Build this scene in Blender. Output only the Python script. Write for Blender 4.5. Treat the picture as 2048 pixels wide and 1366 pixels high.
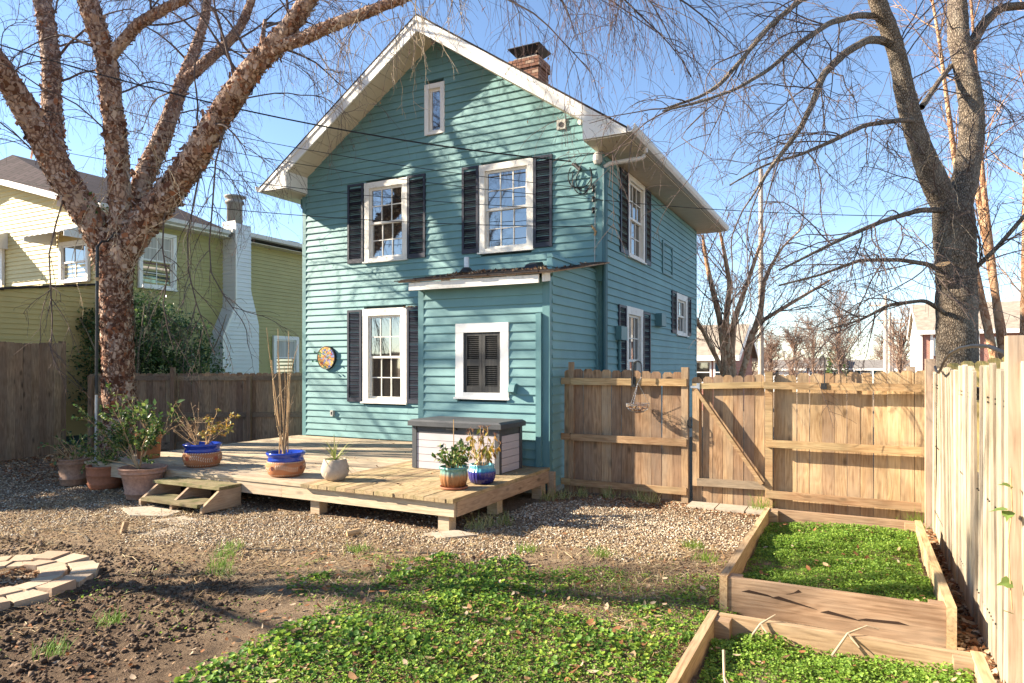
import bpy, math, random
import numpy as np
from mathutils import Vector, Matrix, noise

# ------------------------------------------------------------------ scene, camera, light
for o in list(bpy.data.objects):
    bpy.data.objects.remove(o)
SC = bpy.context.scene
COL = SC.collection
R = math.radians
RND = random.Random(7)

cam = bpy.data.cameras.new('camera')
cam.sensor_width = 36.0
cam.lens = 36.0 * 1356 / 2048
cam.shift_y = 50 / 2048
cam.clip_end = 2000
camo = bpy.data.objects.new('camera', cam)
camo.location = (3.75, -10.60, 1.80)
camo.rotation_euler = (R(90), 0, R(27))
COL.objects.link(camo)
SC.camera = camo

SUN_EL = 27.3
SUN_TO = Vector((-.924, -.382, 0)).normalized() * math.cos(R(SUN_EL)) + Vector((0, 0, math.sin(R(SUN_EL))))
world = bpy.data.worlds.new('World')
SC.world = world
world.use_nodes = True
wn = world.node_tree
bg = wn.nodes['Background']
sky = wn.nodes.new('ShaderNodeTexSky')
sky.sky_type = 'NISHITA'
sky.sun_disc = False
sky.sun_elevation = R(SUN_EL)
sky.sun_rotation = math.atan2(SUN_TO.x, SUN_TO.y)
sky.air_density = .85
sky.dust_density = .05
sky.ozone_density = 2.0
wn.links.new(sky.outputs[0], bg.inputs[0])
bg.inputs[1].default_value = .078

sl = bpy.data.lights.new('sun', 'SUN')
sl.energy = 5.0
sl.angle = R(.55)
sl.color = (1.0, .875, .69)
so = bpy.data.objects.new('sun', sl)
so.rotation_euler = SUN_TO.to_track_quat('Z', 'Y').to_euler()
so.location = (-20, -8, 14)
COL.objects.link(so)

SC.view_settings.view_transform = 'Standard'
SC.view_settings.look = 'None'
SC.view_settings.gamma = 1
SC.view_settings.exposure = 1.95
SC.view_settings.use_curve_mapping = False
SC.render.engine = 'CYCLES'

# ------------------------------------------------------------------ object helpers
def link(o, name, parent=None, kind=None, label=None):
    o.name = name
    COL.objects.link(o)
    if parent is not None:
        o.parent = parent
        if parent.type == 'EMPTY':
            o.matrix_parent_inverse = parent.matrix_basis.inverted()
    if kind: o['kind'] = kind
    if label: o['label'] = label
    return o

def thing(name, label, cat, loc=(0, 0, 0), group=None):
    o = bpy.data.objects.new(name, None)
    o.empty_display_size = .1
    o.location = loc
    COL.objects.link(o)
    o['label'] = label
    o['category'] = cat
    if group: o['group'] = group
    return o

def tag(o, label, cat, group=None):
    o['label'] = label
    o['category'] = cat
    if group: o['group'] = group
    return o

class MB:
    def __init__(s):
        s.v = []; s.f = []
    def add(s, vs, fs):
        b = len(s.v)
        s.v += [tuple(p) for p in vs]
        s.f += [tuple(i + b for i in f) for f in fs]
        return s
    def hexa(s, p):
        return s.add(p, [(0, 3, 2, 1), (4, 5, 6, 7), (0, 1, 5, 4), (1, 2, 6, 5), (2, 3, 7, 6), (3, 0, 4, 7)])
    def box(s, x0, y0, z0, x1, y1, z1):
        return s.hexa([(x0, y0, z0), (x1, y0, z0), (x1, y1, z0), (x0, y1, z0), (x0, y0, z1), (x1, y0, z1), (x1, y1, z1), (x0, y1, z1)])
    def tbox(s, T, u0, d0, z0, u1, d1, z1):
        return s.hexa([T(u0, d0, z0), T(u1, d0, z0), T(u1, d1, z0), T(u0, d1, z0), T(u0, d0, z1), T(u1, d0, z1), T(u1, d1, z1), T(u0, d1, z1)])
    def bar(s, a, b, w, h, up=(0, 0, 1)):
        a = Vector(a); b = Vector(b); t = (b - a).normalized()
        sd = t.cross(Vector(up))
        if sd.length < 1e-4: sd = t.cross(Vector((1, 0, 0)))
        sd.normalize(); n = sd.cross(t).normalized()
        sd = sd * w / 2; n = n * h / 2
        return s.hexa([a - sd - n, a + sd - n, b + sd - n, b - sd - n, a - sd + n, a + sd + n, b + sd + n, b - sd + n])
    def prism(s, poly, T, d0, d1):
        n = len(poly)
        return s.add([T(u, d0, z) for u, z in poly] + [T(u, d1, z) for u, z in poly],
                     [tuple(range(n))[::-1], tuple(range(n, 2 * n))] + [(i, (i + 1) % n, n + (i + 1) % n, n + i) for i in range(n)])
    def tube(s, pts, rad, n=6, cap=True):
        pts = [Vector(p) for p in pts]
        if not hasattr(rad, '__len__'): rad = [rad] * len(pts)
        b = len(s.v); ref = Vector((.31, .22, .92))
        for i, p in enumerate(pts):
            t = (pts[min(i + 1, len(pts) - 1)] - pts[max(i - 1, 0)]).normalized()
            a = t.cross(ref)
            if a.length < 1e-3: a = t.cross(Vector((1, 0, 0)))
            a.normalize(); c = t.cross(a)
            ref = c.cross(t) if False else ref
            for k in range(n):
                q = p + (a * math.cos(6.28318 * k / n) + c * math.sin(6.28318 * k / n)) * rad[i]
                s.v.append(tuple(q))
        for i in range(len(pts) - 1):
            for k in range(n):
                s.f.append((b + i * n + k, b + i * n + (k + 1) % n, b + (i + 1) * n + (k + 1) % n, b + (i + 1) * n + k))
        if cap:
            s.f.append(tuple(b + k for k in range(n))[::-1])
            s.f.append(tuple(b + (len(pts) - 1) * n + k for k in range(n)))
        return s
    def lathe(s, prof, n, c=(0, 0, 0), rib=0, ribn=0):
        b = len(s.v)
        for r, z in prof:
            for k in range(n):
                t = 6.28318 * k / n
                rr = r * (1 + rib * abs(math.cos(t * ribn / 2))) if ribn else r
                s.v.append((c[0] + rr * math.cos(t), c[1] + rr * math.sin(t), c[2] + z))
        for i in range(len(prof) - 1):
            for k in range(n):
                s.f.append((b + i * n + k, b + i * n + (k + 1) % n, b + (i + 1) * n + (k + 1) % n, b + (i + 1) * n + k))
        if prof[0][0] > 1e-4: s.f.append(tuple(b + k for k in range(n))[::-1])
        if prof[-1][0] > 1e-4: s.f.append(tuple(b + (len(prof) - 1) * n + k for k in range(n)))
        return s
    def mesh(s, name, m, smooth=False):
        me = bpy.data.meshes.new(name)
        me.from_pydata(s.v, [], s.f)
        if m: me.materials.append(m)
        if smooth: me.polygons.foreach_set('use_smooth', [True] * len(me.polygons))
        return me
    def build(s, name, m, parent=None, smooth=False, kind=None, label=None):
        return link(bpy.data.objects.new(name, s.mesh(name, m, smooth)), name, parent, kind, label)

def npmesh(name, V, F, m, parent=None, kind=None, smooth=False):
    """V (n,3), F (k,3 or 4) as ONE mesh object"""
    me = bpy.data.meshes.new(name)
    V = np.ascontiguousarray(V, dtype=np.float32); F = np.ascontiguousarray(F, dtype=np.int32)
    k = F.shape[1]
    me.vertices.add(len(V)); me.vertices.foreach_set('co', V.ravel())
    me.loops.add(F.size); me.loops.foreach_set('vertex_index', F.ravel())
    me.polygons.add(len(F)); me.polygons.foreach_set('loop_start', np.arange(0, F.size, k, dtype=np.int32))
    if smooth: me.polygons.foreach_set('use_smooth', np.ones(len(F), dtype=bool))
    me.update(calc_edges=True)
    me.validate()
    if m: me.materials.append(m)
    return link(bpy.data.objects.new(name, me), name, parent, kind)

def rotmats(rng, n, tilt):
    """random spin about z, then tilt (radians array) about a random horizontal axis"""
    a = rng.uniform(0, 6.283, n); b = rng.uniform(0, 6.283, n)
    t = tilt if hasattr(tilt, '__len__') else np.full(n, tilt)
    c, s = np.cos(a), np.sin(a); z = np.zeros(n); o = np.ones(n)
    Rz = np.stack([np.stack([c, -s, z], 1), np.stack([s, c, z], 1), np.stack([z, z, o], 1)], 1)
    kx, ky = np.cos(b), np.sin(b); ct, st = np.cos(t), np.sin(t); v = 1 - ct
    Rt = np.stack([np.stack([ct + kx * kx * v, kx * ky * v, ky * st], 1), np.stack([kx * ky * v, ct + ky * ky * v, -kx * st], 1), np.stack([-ky * st, kx * st, ct], 1)], 1)
    return Rt @ Rz

def scatter(bv, bf, pos, scl, rot):
    bv = np.array(bv, float); bf = np.array(bf, int)
    n = len(pos)
    if scl.ndim == 1: scl = np.repeat(scl[:, None], 3, 1)
    V = np.einsum('nij,nkj->nki', rot, bv[None] * scl[:, None, :]) + pos[:, None, :]
    F = bf[None] + (np.arange(n) * len(bv))[:, None, None]
    return V.reshape(-1, 3), F.reshape(-1, bf.shape[1])

def joinVF(parts):
    V = []; F = []; b = 0
    for v, f in parts:
        V.append(v); F.append(f + b); b += len(v)
    return np.concatenate(V), np.concatenate(F)

def vnoise(x, y, s, seed=0):
    x = np.asarray(x, float) * s + seed * 17.13; y = np.asarray(y, float) * s + seed * 5.71
    xi = np.floor(x).astype(int); yi = np.floor(y).astype(int); fx = x - xi; fy = y - yi
    fx = fx * fx * (3 - 2 * fx); fy = fy * fy * (3 - 2 * fy)
    def h(a, b):
        v = np.sin(a * 127.1 + b * 311.7 + seed * 74.7) * 43758.5453
        return v - np.floor(v)
    return (h(xi, yi) * (1 - fx) + h(xi + 1, yi) * fx) * (1 - fy) + (h(xi, yi + 1) * (1 - fx) + h(xi + 1, yi + 1) * fx) * fy

def inpoly(x, y, poly):
    r = np.zeros(len(x), bool); n = len(poly)
    for i in range(n):
        x0, y0 = poly[i]; x1, y1 = poly[(i + 1) % n]
        c = ((y0 > y) != (y1 > y)) & (x < (x1 - x0) * (y - y0) / (y1 - y0 + 1e-12) + x0)
        r ^= c
    return r

def groundz(x, y):
    x = np.asarray(x, float); y = np.asarray(y, float)
    near = .05 * (vnoise(x, y, .45, 3) - .5) + .02 * (vnoise(x, y, 2.5, 4) - .5)
    soil = np.clip(1.2 - np.hypot(x + 1.6, y + 8.2) / 2.2, 0, 1)
    near = near + soil * (.05 * (vnoise(x, y, 9, 5) - .5) + .03 * (vnoise(x, y, 21, 6) - .5))
    d = np.hypot(x - 3.75, y + 10.6)
    far = -1.5 * np.clip((y - 12) / 40, 0, 1)
    return near * np.clip(1.5 - d / 20, 0, 1) + far

# ------------------------------------------------------------------ material helpers
class G:
    def __init__(s, name, rough=.8, spec=.3):
        s.m = bpy.data.materials.new(name); s.m.use_nodes = True
        s.t = s.m.node_tree; s.b = s.t.nodes['Principled BSDF']
        s.b.inputs['Roughness'].default_value = rough
        s.b.inputs['Specular IOR Level'].default_value = spec
    def n(s, typ, out=0, props=None, **kw):
        nd = s.t.nodes.new(typ)
        for k, v in (props or {}).items(): setattr(nd, k, v)
        for k, v in kw.items():
            key = int(k[1:]) if k[0] == 'i' and k[1:].isdigit() else k.replace('_', ' ')
            s.set(nd.inputs[key], v)
        return nd.outputs[out]
    def set(s, inp, v):
        if isinstance(v, bpy.types.NodeSocket): s.t.links.new(v, inp)
        else:
            if inp.type == 'RGBA' and len(v) == 3: v = (*v, 1)
            inp.default_value = v
    def P(s, **kw):
        for k, v in kw.items(): s.set(s.b.inputs[k.replace('_', ' ')], v)
    def co(s, which='Object', rnd=False):
        c = s.n('ShaderNodeTexCoord', which)
        if rnd:
            r = s.n('ShaderNodeObjectInfo', 'Random')
            r = s.n('ShaderNodeMath', props={'operation': 'MULTIPLY'}, i0=r, i1=71.0)
            c = s.n('ShaderNodeVectorMath', props={'operation': 'ADD'}, i0=c, i1=s.n('ShaderNodeCombineXYZ', X=r, Y=r, Z=r))
        return c
    def map(s, c, sc):
        return s.n('ShaderNodeMapping', Vector=c, Scale=sc)
    def noise(s, c, scale, detail=4, rough=.55, dist=0):
        return s.n('ShaderNodeTexNoise', Vector=c, Scale=scale, Detail=detail, Roughness=rough, Distortion=dist)
    def ramp(s, f, stops, mode='LINEAR'):
        nd = s.t.nodes.new('ShaderNodeValToRGB'); cr = nd.color_ramp; cr.interpolation = mode
        while len(cr.elements) < len(stops): cr.elements.new(.5)
        for e, (p, c) in zip(cr.elements, stops):
            e.position = p; e.color = (*c, 1) if hasattr(c, '__len__') else (c, c, c, 1)
        s.set(nd.inputs[0], f)
        return nd.outputs[0]
    def mix(s, f, a, b, mode='MIX'):
        nd = s.t.nodes.new('ShaderNodeMix'); nd.data_type = 'RGBA'; nd.blend_type = mode
        s.set(nd.inputs[0], f); s.set(nd.inputs[6], a); s.set(nd.inputs[7], b)
        return nd.outputs[2]
    def math(s, op, a, b=0.0, c=0.0):
        return s.n('ShaderNodeMath', props={'operation': op}, i0=a, i1=b, i2=c)
    def bump(s, h, strength=.3, dist=.01):
        s.set(s.b.inputs['Normal'], s.n('ShaderNodeBump', Height=h, Strength=strength, Distance=dist))
    def hsv(s, c, h=.5, sat=1.0, v=1.0):
        return s.n('ShaderNodeHueSaturation', Color=c, Hue=h, Saturation=sat, Value=v)

def axis_scale(ax, along, across):
    return tuple(along if 'xyz'[i] == ax else across for i in range(3))

def wood(name, dark, mid, light, ax='z', knots=.6, var=.3, grey=None, greyamt=.5, bump=.35, rough=.85, moss=0):
    g = G(name, rough, .2)
    c = g.co(rnd=True)
    w = g.noise(g.map(c, axis_scale(ax, .9, 6)), 1, 3, .5)
    cw = g.n('ShaderNodeVectorMath', props={'operation': 'ADD'}, i0=c, i1=g.n('ShaderNodeVectorMath', props={'operation': 'SCALE'}, i0=g.n('ShaderNodeTexNoise', 1, Vector=g.map(c, axis_scale(ax, 2, 9)), Scale=1.0, Detail=2.0), Scale=.03))
    fine = g.noise(g.map(cw, axis_scale(ax, 1.6, 75)), 1, 6, .7)
    rings = g.math('SINE', g.math('MULTIPLY', w, 70.0))
    rings = g.math('MULTIPLY_ADD', rings, .5, .5)
    f = g.math('ADD', g.math('MULTIPLY', fine, .78), g.math('MULTIPLY', rings, .12))
    col = g.ramp(f, [(.22, dark), (.46, mid), (.68, light)])
    if knots:
        kv = g.t.nodes.new('ShaderNodeTexVoronoi'); kv.inputs['Scale'].default_value = 1
        g.set(kv.inputs['Vector'], g.map(cw, axis_scale(ax, 3.1, 7.5)))
        kd = g.ramp(kv.outputs['Distance'], [(.06, 1.0), (.17, .45), (.24, 0.0)])
        sel = g.ramp(g.n('ShaderNodeSeparateColor', 0, Color=kv.outputs['Color']), [(1 - knots * .6, 0.0), (1.01 - knots * .6, 1.0)])
        km = g.math('MULTIPLY', kd, sel)
        col = g.mix(g.math('MULTIPLY', km, .85), col, tuple(x * .35 for x in dark))
    if grey:
        gm = g.ramp(g.noise(g.map(c, axis_scale(ax, 1.2, 4)), 1, 5, .6), [(.38, 0.0), (.66, 1.0)])
        col = g.mix(g.math('MULTIPLY', gm, greyamt), col, grey)
    if moss:
        mm = g.ramp(g.noise(c, 5, 5, .7), [(.5, 0.0), (.66, 1.0)])
        col = g.mix(g.math('MULTIPLY', mm, moss), col, (.085, .095, .03))
    r = g.n('ShaderNodeObjectInfo', 'Random')
    col = g.hsv(col, g.math('MULTIPLY_ADD', r, .016, .492), 1.0, g.math('MULTIPLY_ADD', r, var * 1.4, 1 - var * .7))
    stain = g.noise(c, 2.3, 5, .6)
    col = g.mix(g.math('MULTIPLY', g.ramp(stain, [(.45, 0.0), (.75, 1.0)]), .35), col, tuple(x * .6 for x in dark))
    g.P(Base_Color=col)
    g.bump(f, bump, .006)
    return g.m

def paint(name, col, ax=None, var=.1, rough=.55, dirt=.25, dirtcol=(.18, .16, .13), grain=.15, spec=.35, boards=0.0):
    g = G(name, rough, spec)
    c = g.co()
    big = g.noise(c, 1.3, 5, .6)
    out = g.mix(g.ramp(big, [(.3, 0.0), (.7, 1.0)]), tuple(min(1, x * (1 - var)) for x in col), tuple(min(1, x * (1 + var)) for x in col))
    sc = axis_scale(ax, 1.5, 26) if ax else (14, 14, 14)
    fine = g.noise(g.map(c, sc), 1, 6, .65)
    out = g.mix(g.math('MULTIPLY', g.ramp(fine, [(.5, 0.0), (.8, 1.0)]), dirt), out, dirtcol)
    out = g.mix(g.math('MULTIPLY', g.ramp(g.noise(g.map(c, (3, 3, 1)), 2.2, 6, .7), [(.52, 0.0), (.72, 1.0)]), dirt * .6), out, tuple(x * .6 for x in col))
    if boards:
        r = g.n('ShaderNodeObjectInfo', 'Random')
        out = g.hsv(out, .5, 1.0, g.math('MULTIPLY_ADD', r, boards * 2, 1 - boards))
    g.P(Base_Color=out)
    g.bump(fine, grain, .004)
    return g.m

def plain(name, col, rough=.5, metal=0.0, spec=.4, var=.12, scale=20):
    g = G(name, rough, spec)
    f = g.noise(g.co(), scale, 5, .6)
    g.P(Base_Color=g.mix(g.ramp(f, [(.3, 0.0), (.7, 1.0)]), tuple(x * (1 - var) for x in col), tuple(min(1, x * (1 + var)) for x in col)), Metallic=metal)
    g.bump(f, .12, .003)
    return g.m

def islands(name, cols, rough=.8, trans=0.0, spec=.25, sub=.15):
    """a colour per loose piece (leaf, stone, flake)"""
    g = G(name, rough, spec)
    r = g.n('ShaderNodeNewGeometry', 'Random Per Island')
    n = len(cols)
    col = g.ramp(r, [(i / n + 1e-4, c) for i, c in enumerate(cols)], 'CONSTANT')
    f = g.noise(g.co(), 60, 3, .6)
    col = g.mix(.5, col, g.mix(f, tuple(.6 for _ in range(3)), (1, 1, 1)), 'MULTIPLY') if sub else col
    g.P(Base_Color=col)
    if trans:
        out = g.t.nodes['Material Output']
        tr = g.t.nodes.new('ShaderNodeBsdfTranslucent'); g.set(tr.inputs[0], col)
        mx = g.t.nodes.new('ShaderNodeMixShader'); mx.inputs[0].default_value = trans
        g.t.links.new(g.b.outputs[0], mx.inputs[1]); g.t.links.new(tr.outputs[0], mx.inputs[2])
        g.t.links.new(mx.outputs[0], out.inputs[0])
    return g.m

# ------------------------------------------------------------------ materials
TEAL = (.14, .275, .285)
M = {}
M['sidx'] = paint('teal_siding', TEAL, 'x', .12, .6, .16, (.30, .42, .41), .3, .3, .05)
M['sidy'] = paint('teal_siding_side', TEAL, 'y', .12, .6, .16, (.30, .42, .41), .3, .3, .05)
M['tealtrim'] = paint('teal_trim', (.09, .20, .215), 'z', .1, .5, .12, (.3, .42, .4), .12)
M['darkteal'] = paint('dark_teal_pipe', (.045, .12, .14), 'z', .1, .5, .12, (.2, .3, .3), .1)
M['white'] = paint('white_trim', (.80, .78, .74), None, .04, .5, .22, (.42, .38, .32), .12)
M['white_worn'] = paint('worn_white_paint', (.76, .73, .67), None, .06, .6, .5, (.36, .30, .23), .2)
M['soffit'] = paint('beige_soffit', (.62, .55, .43), None, .06, .6, .15, (.35, .3, .22), .1)
M['shut'] = paint('navy_shutter', (.022, .026, .045), None, .2, .5, .3, (.10, .09, .085), .12)
M['shutblk'] = paint('black_wood_shutter', (.035, .035, .035), 'z', .2, .7, .55, (.15, .135, .115), .3)
M['core'] = plain('inner_wall', (.05, .10, .11), .9)
M['black'] = plain('black_metal', (.012, .012, .013), .45, 0, .5)
M['steel'] = plain('galvanised_steel', (.38, .40, .43), .45, .8, .5)
M['gutter'] = paint('gutter_metal', (.62, .60, .57), 'y', .1, .45, .4, (.3, .25, .2), .1)
M['grey'] = plain('grey_plastic', (.45, .44, .41), .5)
M['pvc'] = plain('white_pvc', (.72, .74, .75), .35)
M['cable'] = plain('black_cable', (.012, .012, .014), .6)

g = G('roof_shingle', .9, .2); c = g.co()
g.P(Base_Color=g.ramp(g.noise(g.map(c, (9, 9, 9)), 1, 6, .7), [(.3, (.018, .015, .014)), (.7, (.07, .055, .05))])); g.bump(g.noise(c, 40, 4), .4, .01); M['shingle'] = g.m
g = G('dark_shingle', .9, .2); c = g.co()
sh = g.n('ShaderNodeTexBrick', 0, props={'offset': .5}, Vector=g.n('ShaderNodeMapping', Vector=c, Rotation=(0, 0, R(90)), Scale=(1, 1, 1)), Color1=(.035, .022, .026), Color2=(.06, .04, .045), Mortar=(.012, .009, .01), Scale=1.0, Mortar_Size=.012, Brick_Width=.35, Row_Height=.16)
g.P(Base_Color=sh); M['shingle_dark'] = g.m
M['shingle_tan'] = plain('tan_shingle', (.30, .25, .20), .9, 0, .2, .25, 3)
M['shingle_grey'] = plain('grey_shingle', (.20, .18, .165), .9, 0, .2, .25, 2)

# window glass: dark room behind a reflective pane
g = G('window_glass', .03, .9); c = g.co()
g.P(Base_Color=g.ramp(g.noise(g.map(c, (2.5, 2.5, .8)), 1, 3), [(.4, (.010, .010, .010)), (.65, (.045, .04, .034))]), IOR=2.3)
g.bump(g.noise(c, 5, 2), .03, .01); M['glass'] = g.m
g = G('curtain', .9, .1); c = g.co()
g.P(Base_Color=g.ramp(g.noise(g.map(c, (40, 40, .6)), 1, 2), [(.3, (.32, .30, .27)), (.7, (.6, .58, .54))])); M['curtain'] = g.m

M['pick'] = wood('cedar_picket', (.12, .062, .032), (.31, .19, .105), (.44, .29, .175), 'z', .7, .4, (.29, .235, .175), .55)
M['gold'] = wood('golden_picket', (.20, .11, .05), (.45, .295, .155), (.58, .42, .25), 'z', .8, .35, (.40, .31, .215), .5)
M['rail'] = wood('cedar_rail', (.17, .09, .04), (.38, .235, .12), (.50, .34, .19), 'x', .45, .2, (.30, .27, .16), .5)
M['pale'] = wood('bleached_picket', (.17, .12, .07), (.38, .31, .22), (.51, .435, .33), 'z', .45, .4, (.33, .29, .235), .6, bump=.6)
M['edging'] = plain('dusty_plastic', (.10, .085, .07), .95, 0, .1)
M['nearpost'] = wood('tan_post', (.24, .165, .105), (.40, .30, .205), (.48, .375, .27), 'z', .05, .15, (.5, .42, .33), .4)
M['post'] = wood('grey_brown_post', (.20, .13, .085), (.37, .265, .185), (.47, .36, .27), 'z', .1, .2, (.36, .30, .25), .5)
M['dkpick'] = wood('weathered_picket', (.10, .06, .036), (.26, .17, .108), (.38, .27, .18), 'z', .55, .35, (.20, .16, .125), .45)
M['dkrail'] = wood('weathered_rail', (.09, .06, .04), (.22, .155, .105), (.33, .25, .18), 'x', .3, .25, (.2, .17, .13), .5)
M['yelpick'] = wood('new_yellow_picket', (.40, .26, .08), (.62, .45, .16), (.74, .58, .26), 'z', .4, .2)
M['deckx'] = wood('deck_plank_lengthwise', (.19, .135, .085), (.45, .355, .245), (.58, .475, .345), 'x', .35, .25, (.36, .31, .24), .55)
M['decky'] = wood('deck_plank_crosswise', (.15, .095, .048), (.38, .27, .15), (.51, .385, .235), 'y', .35, .3, (.27, .22, .14), .5, moss=.5)
M['fascx'] = wood('deck_fascia_front', (.26, .18, .11), (.46, .355, .24), (.57, .46, .33), 'x', .5, .15, (.47, .40, .31), .4)
M['fascy'] = wood('deck_fascia_side', (.20, .125, .075), (.36, .245, .16), (.46, .33, .22), 'y', .35, .15, (.3, .25, .2), .4)
M['bedx'] = wood('bed_board_long', (.15, .085, .045), (.335, .215, .13), (.45, .31, .195), 'x', .4, .2, (.40, .32, .23), .4)
M['bedy'] = wood('bed_board_side', (.21, .115, .05), (.47, .31, .165), (.61, .43, .245), 'y', .4, .2, (.43, .35, .24), .4)
M['mossx'] = wood('mossy_tread', (.09, .065, .035), (.22, .17, .095), (.36, .29, .18), 'x', .3, .25, (.2, .2, .1), .6, moss=.85)

def bark(name, dark, mid, light, patch, s=6.0, stretch=.35, patchy=.5):
    g = G(name, .9, .15); c = g.co()
    cm = g.map(c, (s, s, s * stretch))
    d = g.n('ShaderNodeVectorMath', props={'operation': 'ADD'}, i0=cm, i1=g.n('ShaderNodeTexNoise', 1, Vector=c, Scale=5.0, Detail=3.0))
    v = g.n('ShaderNodeTexVoronoi', 0, props={'feature': 'DISTANCE_TO_EDGE'}, Vector=d, Scale=2.6)
    nz = g.noise(cm, 3, 8, .7)
    h = g.math('ADD', g.math('MULTIPLY', g.math('MINIMUM', v, .25), 2.0), g.math('MULTIPLY', nz, .7))
    col = g.ramp(h, [(.25, dark), (.5, mid), (.85, light)])
    pm = g.ramp(g.noise(g.map(c, (2.5, 2.5, 1.2)), 1.6, 5, .65), [(.48, 0.0), (.62, 1.0)])
    col = g.mix(g.math('MULTIPLY', pm, patchy), col, patch)
    g.P(Base_Color=col); g.bump(h, .9, .03)
    return g.m
M['bark_birch'] = bark('river_birch_bark', (.04, .02, .014), (.22, .125, .085), (.46, .32, .24), (.52, .39, .31), 5, .5, .6)
M['flake_dark'] = islands('trunk_plate', [(.085, .038, .024), (.15, .07, .045), (.21, .105, .068), (.28, .155, .105), (.12, .05, .03), (.26, .105, .055)], .9, .08)
M['flake'] = islands('bark_flake', [(.13, .06, .04), (.30, .17, .115), (.46, .32, .24), (.58, .45, .36), (.20, .105, .07), (.36, .16, .085), (.52, .38, .30)], .9, .12)
M['bark_grey'] = bark('furrowed_grey_bark', (.03, .022, .016), (.15, .115, .085), (.31, .25, .19), (.37, .325, .265), 19, .38, .4)
M['bark_crape'] = bark('cinnamon_bark', (.22, .10, .05), (.42, .22, .12), (.55, .37, .23), (.42, .30, .20), 3, .2, .5)
M['twig'] = plain('grey_brown_twig', (.115, .085, .075), .85, 0, .2, .35, 9)
M['twigp'] = plain('purple_brown_twig', (.13, .085, .085), .85, 0, .2, .35, 9)
M['twigpale'] = plain('pale_dry_twig', (.42, .33, .23), .85, 0, .2, .25, 9)
M['twigfar'] = plain('far_twig', (.24, .16, .12), .9, 0, .1, .3, 1)
M['drystem'] = plain('dry_stem', (.42, .28, .15), .85, 0, .2, .3, 12)
M['stone'] = islands('pea_gravel', [(.46, .37, .26), (.34, .26, .18), (.58, .50, .38), (.20, .15, .11), (.66, .60, .49), (.38, .26, .16), (.48, .37, .24), (.27, .22, .17)], .75)
M['litter'] = islands('leaf_litter', [(.22, .10, .045), (.36, .20, .10), (.14, .07, .04), (.46, .31, .18), (.30, .13, .055), (.50, .38, .26)], .85, .12)
M['straw'] = islands('straw_bits', [(.46, .33, .17), (.36, .23, .11), (.55, .44, .27), (.26, .16, .08)], .85, .1)
M['clod'] = islands('soil_clod', [(.06, .038, .025), (.11, .073, .048), (.16, .11, .075), (.085, .055, .036)], .95)
M['ivy'] = islands('ground_ivy_leaf', [(.10, .22, .025), (.20, .35, .045), (.30, .44, .055), (.07, .16, .028), (.19, .34, .06), (.40, .50, .08), (.12, .25, .045), (.28, .42, .06), (.09, .19, .04)], .55, .38, .25)
M['weed'] = islands('chickweed_leaf', [(.19, .33, .04), (.28, .44, .06), (.36, .50, .09), (.14, .27, .035), (.24, .39, .07)], .5, .42, .35)
M['shrubleaf'] = islands('dark_evergreen_leaf', [(.03, .075, .022), (.05, .115, .03), (.075, .15, .035), (.16, .22, .06), (.035, .08, .03)], .32, .25, .6)
M['potleaf'] = islands('small_green_leaf', [(.05, .11, .03), (.09, .17, .04), (.16, .24, .06), (.035, .08, .025), (.22, .28, .07)], .38, .3, .5)
M['yelleaf'] = islands('yellowing_leaf', [(.45, .30, .04), (.36, .30, .06), (.26, .27, .06), (.50, .26, .04), (.30, .16, .05), (.55, .43, .12)], .5, .35, .4)
M['palmleaf'] = islands('spiky_leaf', [(.30, .33, .10), (.42, .42, .16), (.22, .28, .08), (.52, .47, .24)], .45, .3, .4)
M['soil'] = plain('potting_soil', (.05, .033, .022), .95, 0, .1, .4, 40)
M['catkin'] = islands('dry_seed', [(.20, .09, .05), (.12, .06, .05), (.32, .16, .08)], .9)

# ground: soil, drier tan earth, dark mulch
g = G('ground_soil', .95, .15); c = g.co()
n1 = g.noise(c, 1.1, 8, .65); n2 = g.noise(c, 14, 8, .75); n3 = g.noise(c, 70, 4, .7)
base = g.ramp(n2, [(.28, (.05, .032, .021)), (.5, (.135, .09, .058)), (.72, (.24, .17, .11))])
dry = g.mix(g.ramp(g.noise(c, 22, 6, .75), [(.35, 0.0), (.65, 1.0)]), g.ramp(n3, [(.3, (.10, .064, .04)), (.52, (.22, .15, .095)), (.72, (.33, .25, .17))]), g.ramp(n3, [(.3, (.18, .12, .075)), (.52, (.35, .26, .17)), (.72, (.50, .40, .29))]))
sx = g.n('ShaderNodeSeparateXYZ', 1, Vector=c)
# the dug-over soil at the front left is darker than the dry earth beyond it
soilm = g.n('ShaderNodeVectorMath', 1, props={'operation': 'LENGTH'}, i0=g.n('ShaderNodeVectorMath', props={'operation': 'SUBTRACT'}, i0=c, i1=(-1.3, -8.6, 0)))
soilm = g.math('ADD', g.math('MULTIPLY', soilm, .42), g.math('MULTIPLY_ADD', n1, .9, -.45))
col = g.mix(g.ramp(soilm, [(.55, 0.0), (.95, 1.0)]), base, dry)
g.P(Base_Color=col); g.bump(g.math('ADD', n2, g.math('MULTIPLY', n3, .7)), 1.0, .045); M['ground'] = g.m
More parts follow.
